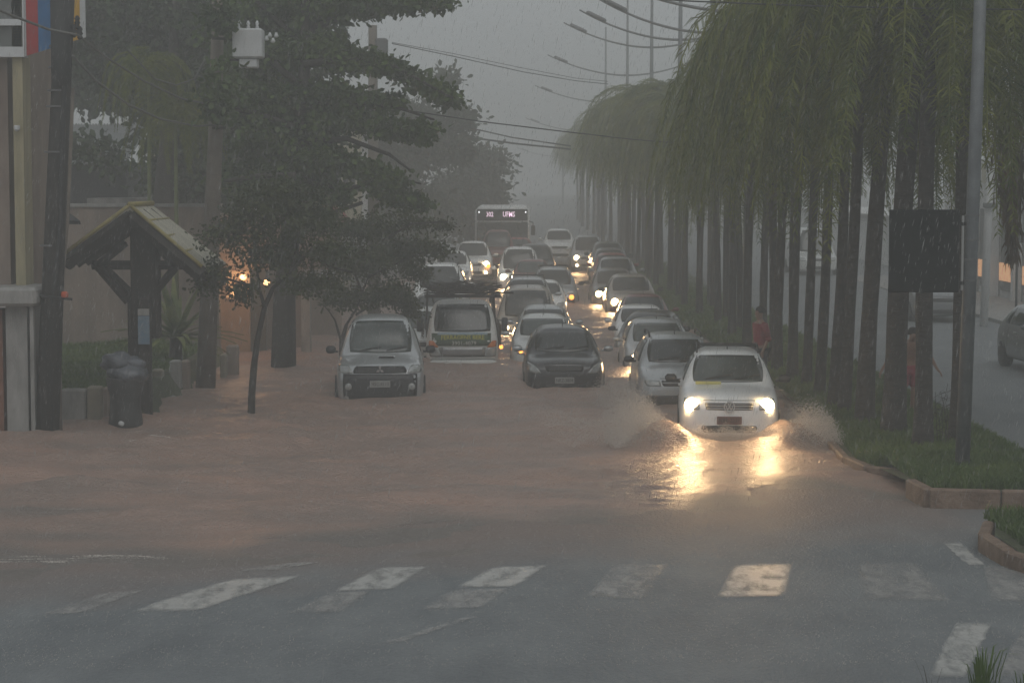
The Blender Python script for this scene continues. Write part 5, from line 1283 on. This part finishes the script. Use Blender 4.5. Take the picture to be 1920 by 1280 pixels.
# two slender street trees
def small_tree(name, label, base, trunk, twigs, bl, n, seed, r0=.07):
    t = thing(name, label, 'tree', (0, 0, 0), 0, 'young street trees'); d_ = base.y
    mb = MB().tube([Vector((base.x, d_, -.3))] + [at(x_, y_, d_) for x_, y_ in trunk], [r0 * 1.1] + [r0 * (1 - .5 * k / len(trunk)) for k in range(len(trunk))], 8, jit=.05)
    for tw in twigs: mb.tube([at(x_, y_, d_ + (.3 * math.sin(i + x_))) for i, (x_, y_) in enumerate(tw)], [r0 * .55, r0 * .38, r0 * .25, r0 * .12][:len(tw)], 5)
    mb.build('trunk', 'bark', t, True)
    blobs_leaves('crown', [(at(x0, y0, d_ - .3), at(x1, y1, d_ + .4), a, b, w_) for x0, y0, x1, y1, a, b, w_ in bl], n, .085, .5, 'small_leaf', t, seed=seed, clump=.09, per=9, flat=.85, droop=.3, shell=.75)
small_tree('young_tree', 'slender young tree standing in the flood in front of the lit shop', gp(470, 775, 0), [(472, 740), (476, 690), (482, 640), (496, 575), (512, 540)],
           [[(496, 575), (486, 540), (478, 470), (474, 400)], [(512, 540), (545, 510), (580, 470), (610, 430)], [(480, 480), (440, 440), (410, 420)], [(478, 450), (500, 400), (520, 350)], [(545, 510), (560, 450), (565, 400)], [(486, 540), (450, 530), (420, 520)], [(580, 470), (620, 500), (660, 510)]],
           [(400, 450, 470, 400, .42, .5, 3), (470, 380, 580, 370, .5, .5, 4), (560, 420, 620, 400, .4, .4, 2.5), (470, 480, 560, 470, .42, .45, 3.5), (420, 500, 380, 540, .32, .28, 1.7), (470, 540, 440, 555, .25, .22, 1), (540, 530, 630, 530, .32, .3, 2), (600, 470, 650, 480, .35, .3, 1.6), (500, 440, 520, 340, .4, .3, 2)], 11500, 21)
small_tree('young_tree', 'forked young tree leaning over the silver pickup', Vector(((640 - 960) / F * 47, 47, 0)), [(640, 690), (640, 640), (650, 608)],
           [[(650, 608), (668, 580), (690, 520), (720, 450)], [(640, 640), (628, 600), (618, 585), (605, 570)], [(668, 590), (700, 570), (740, 540)], [(690, 520), (750, 490), (800, 470), (845, 440)], [(680, 550), (660, 500), (650, 450)], [(720, 450), (770, 420), (840, 415)]],
           [(620, 560, 680, 560, .30, .35, 2), (620, 480, 700, 500, .45, .5, 3.5), (640, 430, 740, 430, .45, .45, 3.5), (700, 480, 780, 470, .5, .4, 3.5), (780, 460, 835, 470, .3, .22, 1.4), (740, 540, 775, 590, .33, .22, 2), (740, 410, 845, 425, .28, .10, 1.2), (700, 560, 740, 540, .35, .35, 2), (760, 500, 800, 520, .28, .2, 1)], 12500, 22, .06)
# hazy trees further up the street
def far_tree(label, d_, bx, bl, n, seed):
    t = thing('street_tree', label, 'tree', (0, 0, 0), 0, 'hazy trees on the left'); b0 = at(bx, 500, d_)
    MB().tube([Vector((b0.x, d_, 0)), at(bx, 420, d_), at(bx + 10, 300, d_)], [.3, .25, .12], 8).build('trunk', 'bark', t, True)
    blobs_leaves('crown', [(at(x0, y0, d_), at(x1, y1, d_ + 1), a, b, w_) for x0, y0, x1, y1, a, b, w_ in bl], n, .30, .5, 'far_leaf', t, seed=seed, clump=.33, per=16, flat=.85, droop=.2, shell=.6)
far_tree('tall hazy tree with a tufted top beyond the almond branches', 96, 760, [(690, 310, 780, 290, 1.4, 1.2, 6), (750, 215, 800, 230, .7, .6, 3), (828, 148, 842, 152, .22, .2, .4), (855, 205, 868, 245, .25, .3, 1.0), (700, 380, 810, 380, 1.4, 1.1, 5), (830, 270, 860, 290, .5, .4, 2), (740, 440, 800, 440, 1.0, .8, 2)], 16000, 31)
far_tree('darker rounded hazy tree left of the bus', 112, 880, [(850, 360, 900, 340, 1.3, 1.0, 4), (900, 300, 925, 310, .7, .55, 2), (850, 420, 910, 420, .9, .7, 2), (925, 350, 925, 380, .45, .4, 1)], 9000, 32)
t = thing('utility_pole', 'hazy pole with a transformer behind the top of the almond tree', 'pole', (at(700, 300, 64).x, 64, 0), 0)
MB().tube([(0, 0, 0), (0, 0, 8.9)], [.2, .13], 8).build('shaft', 'pole_concrete', t, True); q = at(716, 92, 64); MB().box((q.x - t.location.x, 0, q.z), (.36, .4, .62), bev=.05).build('transformer', 'lamp_grey', t)
MB().tube([(0, 0, 8.3), (q.x - t.location.x, 0, 8.3)], .05, 6).build('bracket', 'lamp_grey', t)
# ------------------------------------------------------------ people
mat('skin', (.30, .17, .12), .5, var=.1, vscale=5); mat('hair_dark', (.02, .015, .012), .6, bump=.5)
mat('shirt_red', (.26, .025, .035), .6, var=.2, vscale=6); mat('shorts_red', (.25, .02, .04), .6, var=.2, vscale=6)
mat('trousers_dark', (.05, .055, .07), .7, var=.2, vscale=5)
def skin(name, J, E, m, parent, root, lv=2, rad_add=0.0):
    ks = list(J); ix = {k: i for i, k in enumerate(ks)}
    me = bpy.data.meshes.new(name); me.from_pydata([J[k][0] for k in ks], [(ix[a], ix[b]) for a, b in E], []); me.update()
    o = bpy.data.objects.new(name, me); COL.objects.link(o)
    bpy.context.view_layer.objects.active = o
    sk = o.modifiers.new('k', 'SKIN'); sk.use_smooth_shade = True
    for k in ks:
        r = J[k][1]; r = r if isinstance(r, tuple) else (r, r); v = me.skin_vertices[0].data[ix[k]]
        v.radius = (r[0] + rad_add, r[1] + rad_add); v.use_root = (k == root)
    ss = o.modifiers.new('s', 'SUBSURF'); ss.levels = lv; ss.render_levels = lv
    dg = bpy.context.evaluated_depsgraph_get(); dg.update(); m2 = bpy.data.meshes.new_from_object(o.evaluated_get(dg)); m2.shade_smooth()
    bpy.data.objects.remove(o); m2.materials.clear()
    return put(m2, name, m, parent)
def hand(J, E, wrist, d, side, cup, pref, s=1.0):
    """palm and five fingers from the wrist along d; side = direction of the thumb"""
    d = Vector(d).normalized(); side = Vector(side).normalized(); side = (side - d * side.dot(d)).normalized(); cup = Vector(cup).normalized()
    w_ = Vector(J[wrist][0]); pm_ = pref + 'palm'; J[pm_] = (tuple(w_ + d * .045 * s), (.030, .018)); E.append((wrist, pm_))
    for k, (o, ln) in enumerate(((.030, .070), (.011, .080), (-.009, .075), (-.028, .058))):
        a = w_ + d * .085 * s + side * o; n1, n2, n3 = pref + 'f%da' % k, pref + 'f%db' % k, pref + 'f%dc' % k
        J[n1] = (tuple(a), .0105); J[n2] = (tuple(a + d * ln * .5 + cup * .012), .009); J[n3] = (tuple(a + d * ln * .85 + cup * .035), .0075)
        E += [(pm_, n1), (n1, n2), (n2, n3)]
    J[pref + 't1'] = (tuple(w_ + d * .04 + side * .042), .0115); J[pref + 't2'] = (tuple(w_ + d * .085 + side * .058 + cup * .012), .009); E += [(pm_, pref + 't1'), (pref + 't1', pref + 't2')]
def person(label, loc, rz, J, E, cloth, S=1.0, hair=True):
    t = thing('person', label, 'person', loc, rz); t.scale = (S, S, S)
    body = skin('body', J, E, 'skin', t, 'pelvis')
    for nm, keys, m, add, over in cloth:
        JJ = {k: J[k] for k in keys}; JJ.update(over); EE = [(a, b) for a, b in E if a in JJ and b in JJ] + ([('x0', 'x1')] if 'x0' in JJ else [])
        skin(nm, JJ, EE, m, t, keys[0], 2, add)
    h = Vector(J['head'][0])
    mb = MB(); mb.lathe((0, 0, 0), [(.104 * math.sin(R(a_)) + .001, .118 * math.cos(R(a_))) for a_ in range(100, -1, -12)], 16)
    mb.v = [(v[0] * .93, v[1] * 1.04 + (.015 if v[2] < .03 else 0), v[2]) for v in mb.v]
    o = mb.build('hair', 'hair_dark', t, True); o.location = h + Vector((0, .015, .018)); 
    fm = MB()
    return t, h
# local axes: the person looks along -y
def base_joints():
    return {'pelvis': ((0, 0, .92), (.135, .10)), 'waist': ((0, 0, 1.04), (.125, .09)), 'chest': ((0, -.01, 1.25), (.155, .105)), 'collar': ((0, 0, 1.40), (.12, .075)),
            'neck': ((0, -.01, 1.48), (.055, .055)), 'jaw': ((0, -.035, 1.545), (.062, .072)), 'head': ((0, -.01, 1.62), (.078, .094)), 'crown': ((0, .0, 1.69), (.062, .072)), 'nose': ((0, -.115, 1.60), (.014, .016)),
            'ls': ((-.17, 0, 1.38), .055), 'rs': ((.17, 0, 1.38), .055), 'lh': ((-.09, 0, .86), .09), 'rh': ((.09, 0, .86), .09)}
BE = [('pelvis', 'waist'), ('waist', 'chest'), ('chest', 'collar'), ('collar', 'neck'), ('neck', 'jaw'), ('jaw', 'head'), ('head', 'crown'), ('head', 'nose'), ('collar', 'ls'), ('collar', 'rs'), ('pelvis', 'lh'), ('pelvis', 'rh')]
J = base_joints(); E = list(BE)
J.update({'le': ((-.22, .03, 1.12), .04), 'lw': ((-.20, -.10, .90), .027), 're': ((.22, .06, 1.12), .04), 'rw': ((.21, -.06, .88), .027),
          'lk': ((-.10, -.04, .48), .058), 'la': ((-.10, .02, .09), .038), 'lt': ((-.11, -.14, .035), (.04, .03)), 'rk': ((.10, .03, .48), .058), 'ra': ((.10, .14, .10), .038), 'rt': ((.11, 0, .035), (.04, .03))})
E += [('ls', 'le'), ('le', 'lw'), ('rs', 're'), ('re', 'rw'), ('lh', 'lk'), ('lk', 'la'), ('la', 'lt'), ('rh', 'rk'), ('rk', 'ra'), ('ra', 'rt')]
hand(J, E, 'lw', (0, -.25, -1), (.2, -1, 0), (.6, 0, 0), 'l'); hand(J, E, 'rw', (0, -.2, -1), (-.2, -1, 0), (-.6, 0, 0), 'r')
person('person in a red short-sleeved shirt walking between the palm trunks behind the white car', (4.83, 41.4, medz(4.83 + .3, 41.4) + .02), R(-68), J, E,
       [('shirt', ['chest', 'waist', 'pelvis', 'collar', 'ls', 'rs'], 'shirt_red', .022, {'sl': (J['le'][0], .05), 'sr': (J['re'][0], .05)}), ('trousers', ['pelvis', 'lh', 'rh', 'lk', 'rk', 'la', 'ra'], 'trousers_dark', .018, {})])
# sleeves
pr = [o for o in bpy.data.objects if o.name == 'person'][0]
for a, b in (('ls', 'le'), ('rs', 're')):
    A_, B_ = Vector(J[a][0]), Vector(J[b][0]); MB().tube([A_.lerp(B_, -.1), A_.lerp(B_, .4), A_.lerp(B_, .85)], [.075, .07, .062], 10).build('sleeve', 'shirt_red', pr, True)
J2 = base_joints(); E = list(BE)
for k in ('chest', 'collar', 'neck', 'jaw', 'head', 'crown', 'nose', 'ls', 'rs'):       # stooping forward
    (x_, y_, z_), r_ = J2[k]; q = max(0, z_ - 1.04); J2[k] = ((x_, y_ - q * .55, z_ - q * .20), r_)
J2.update({'le': ((-.36, -.10, 1.08), .04), 'lw': ((-.50, -.12, .86), .027), 're': ((.37, -.10, 1.08), .04), 'rw': ((.47, -.16, .88), .027),
           'lk': ((-.12, -.10, .47), .058), 'la': ((-.11, .02, .08), .038), 'lt': ((-.12, -.13, .03), (.04, .03)), 'rk': ((.10, .02, .47), .058), 'ra': ((.09, .17, .10), .038), 'rt': ((.10, .04, .03), (.04, .03))})
E += [('ls', 'le'), ('le', 'lw'), ('rs', 're'), ('re', 'rw'), ('lh', 'lk'), ('lk', 'la'), ('la', 'lt'), ('rh', 'rk'), ('rk', 'ra'), ('ra', 'rt')]
hand(J2, E, 'lw', (-.5, -.1, -1), (0, -1, 0), (.8, 0, -.3), 'l'); hand(J2, E, 'rw', (.75, -.1, -.8), (0, -1, 0), (-.3, 0, -.8), 'r')
p = at(1704, 700, 37.6)
t, h = person('bare-chested person in red shorts with arms held out, seen between near palm trunks', (p.x, 37.6, gz(6.97, 37.6) + .0), 0, J2, E,
       [('shorts', ['pelvis', 'lh', 'rh', 'lk', 'rk'], 'shorts_red', .03, {'lk': ((-.11, -.08, .52), .085), 'rk': ((.10, .02, .52), .085)})], S=.99)

# ------------------------------------------------------------ splashes, foam, rain
m = bpy.data.materials.new('foam'); m.use_nodes = True; MATS['foam'] = m
b = m.node_tree.nodes['Principled BSDF']; b.inputs['Base Color'].default_value = (.78, .71, .65, 1); b.inputs['Roughness'].default_value = .35; b.inputs['Alpha'].default_value = .55
m = bpy.data.materials.new('drop'); m.use_nodes = True; MATS['drop'] = m
b = m.node_tree.nodes['Principled BSDF']; b.inputs['Base Color'].default_value = (.62, .60, .57, 1); b.inputs['Roughness'].default_value = .2; b.inputs['Alpha'].default_value = .5
OCT_V = np.array([[1, 0, 0], [-1, 0, 0], [0, 1, 0], [0, -1, 0], [0, 0, 1], [0, 0, -1]], float)
OCT_F = np.array([[0, 2, 4], [2, 1, 4], [1, 3, 4], [3, 0, 4], [2, 0, 5], [1, 2, 5], [3, 1, 5], [0, 3, 5]])
def drops(name, P, S, m, label, stretch=None, cat='water', parent=None):
    n = len(P); V = OCT_V[None] * S[:, None, None]
    if stretch is not None: V = V + 0; V = V * np.array([1, 1, 1.0]); V[:, 4] += stretch; V[:, 5] -= stretch
    V = V + P[:, None]; Q = (np.arange(n)[:, None, None] * 6 + OCT_F[None]).reshape(-1, 3)
    o = npmesh(name, V.reshape(-1, 3), Q, m, parent)
    return tag(o, label, cat, kind='stuff') if label else o
rs = np.random.RandomState(12)
fx, fy = 3.46, 34.1
P = []; S = []
def burst(n, x0, y0, x1, y1, h, spread, dirx, sz=.012, zb=.02):
    for _ in range(n):
        u = rs.rand(); a = rs.rand() ** .7; x = x0 + (x1 - x0) * u; y = y0 + (y1 - y0) * u
        th = (a - .5) * 2; out = rs.rand(); hh = h * (1 - (2 * out - 1) ** 2) * rs.rand() ** .8 * (.5 + .5 * math.sin(u * 19 + 2) ** 2 + .3 * rs.rand())
        P.append((x + dirx * out * spread + rs.normal(0, .04), y + rs.normal(0, .12) - .15 * out, zb + hh)); S.append(sz * (.35 + rs.rand() ** 2 * 1.1))
burst(30000, fx - .75, fy - .3, fx - 1.0, fy + 2.4, .66, 1.05, -1, .0075)
burst(6000, fx - 1.2, fy - .2, fx - 1.9, fy + 2.6, .30, 1.3, -1, .006)
burst(20000, fx + .80, fy - .3, fx + 1.0, fy + 2.2, .52, 1.1, 1, .0075)
burst(16000, fx - 1.1, fy - .2, fx + 1.1, fy - .2, .24, .4, 0, .006, .12)
burst(3500, fx - 1.6, fy + 1.5, fx - 2.6, fy + 4.5, .20, .8, -1, .006)
burst(9000, 2.75, 40.2, 2.45, 42.4, .62, 1.0, -1, .008, -.05)
burst(1500, 3.9, 40.2, 4.1, 42, .25, .5, 1, .009)
drops('water_splash', np.array(P), np.array(S), 'foam', 'brown white spray thrown up round the bow of the white car')
# sheet-like crests of the splash, ragged and thin, inside the spray
def crest(pts, h, seed, lean):
    rg = np.random.RandomState(seed); n = 60; V = []; Fq = []
    for i in range(n + 1):
        u = i / n; k = u * (len(pts) - 1); a = int(min(k, len(pts) - 2)); q = np.array(pts[a]) * (1 - (k - a)) + np.array(pts[a + 1]) * (k - a)
        hh = h * math.sin(math.pi * min(1, u * 1.0 + .0)) ** .6 * (.55 + .3 * math.sin(u * 31 + seed) * math.sin(u * 13) + .25 * rg.rand())
        for j in range(7):
            w_ = j / 6; V.append((q[0] + lean[0] * w_ ** 1.6 + rg.normal(0, .012), q[1] + lean[1] * w_ + rg.normal(0, .02), -.05 + (hh + .05) * math.sin(w_ * 1.45)))
    for i in range(n):
        for j in range(6): a = i * 7 + j; Fq.append((a, a + 1, a + 8, a + 7))
    return MB().add(V, Fq)
mw = mat('splash_water', (.58, .47, .40), .35, 0, 0, .5, col2=(.44, .33, .27), vscale=7, bump=.8, bscale=30, bdist=.02)
# foam streaks and crests in the left foreground, on the wave tops
P = []; S = []
for (px, py, sx, sy, n_) in ((150, 908, .55, .12, 1500), (165, 900, .3, .06, 900), (60, 1052, 1.3, .06, 1200), (215, 1050, .5, .05, 200), (290, 828, .5, .09, 700), (510, 813, .3, .07, 400), (1040, 780, 1.5, .5, 160), (620, 900, 1.5, .3, 60), (130, 950, .6, .1, 90), (1540, 810, .5, .25, 300), (1420, 830, 1.2, .3, 300), (330, 885, .9, .1, 90)):
    p = gp(px, py)
    for _ in range(n_):
        x = p.x + rs.normal(0, sx * .5); y = p.y + rs.normal(0, sy * .6) + .04 * math.sin(x * 9); y = max(22.5, y)
        P.append((x, y, max(wz(x, y), gz(x, y)) + .004)); S.append(.0075 * (.3 + rs.rand()))
drops('foam_flecks', np.array(P), np.array(S), 'foam', 'flecks of pale foam on the crests of the brown flood')
# rain striking water and road: tiny crowns of drops
P = []; S = []
for _ in range(15000):
    y = 18 + 26 * rs.rand() ** 1.3; x = rs.uniform(-.26, .26) * y
    z = gz(x, y); z = max(z, wz(x, y)) if (y > 22 and x < 5.6) else z
    if x > 5.6: continue
    for _k in range(2): P.append((x + rs.normal(0, .012), y + rs.normal(0, .012), z + .004 + .022 * rs.rand())); S.append(.0032 * (.5 + rs.rand()))
drops('rain_splashes', np.array(P), np.array(S), 'foam', 'fine speckle of rain striking the road and the flood')
# falling rain
n_ = 42000; y = 9 + 46 * rs.rand(n_) ** .7; x = rs.uniform(-.26, .26, n_) * y; z = HC + rs.uniform(-.24, .10, n_) * y
ok = z > .1; x, y, z = x[ok], y[ok], z[ok]; P = np.stack([x, y, z], 1)
S = np.full(len(P), .0009) * (.7 + .6 * rs.rand(len(P))) * (1 + y / 60)
st = np.stack([np.full(len(P), .0055), np.zeros(len(P)), np.full(len(P), .026)], 1) * (.7 + .6 * rs.rand(len(P)))[:, None]
drops('rain', P, S, 'drop', 'slanting rain falling everywhere in front of the street', st)

# ------------------------------------------------------------ haze of rain
hz = MB().box((0, 207.5, 7.9), (150, 425, 24.6)).build('haze', None)
m = bpy.data.materials.new('haze_air'); m.use_nodes = True; nn = m.node_tree.nodes; nn.clear()
o_ = nn.new('ShaderNodeOutputMaterial'); v_ = nn.new('ShaderNodeVolumePrincipled')
v_.inputs['Color'].default_value = (.92, .92, .895, 1); v_.inputs['Density'].default_value = HAZE; v_.inputs['Anisotropy'].default_value = 0.25
m.node_tree.links.new(v_.outputs[0], o_.inputs['Volume']); hz.data.materials.append(m)
tag(hz, 'rain haze filling the street', 'haze', kind='stuff')
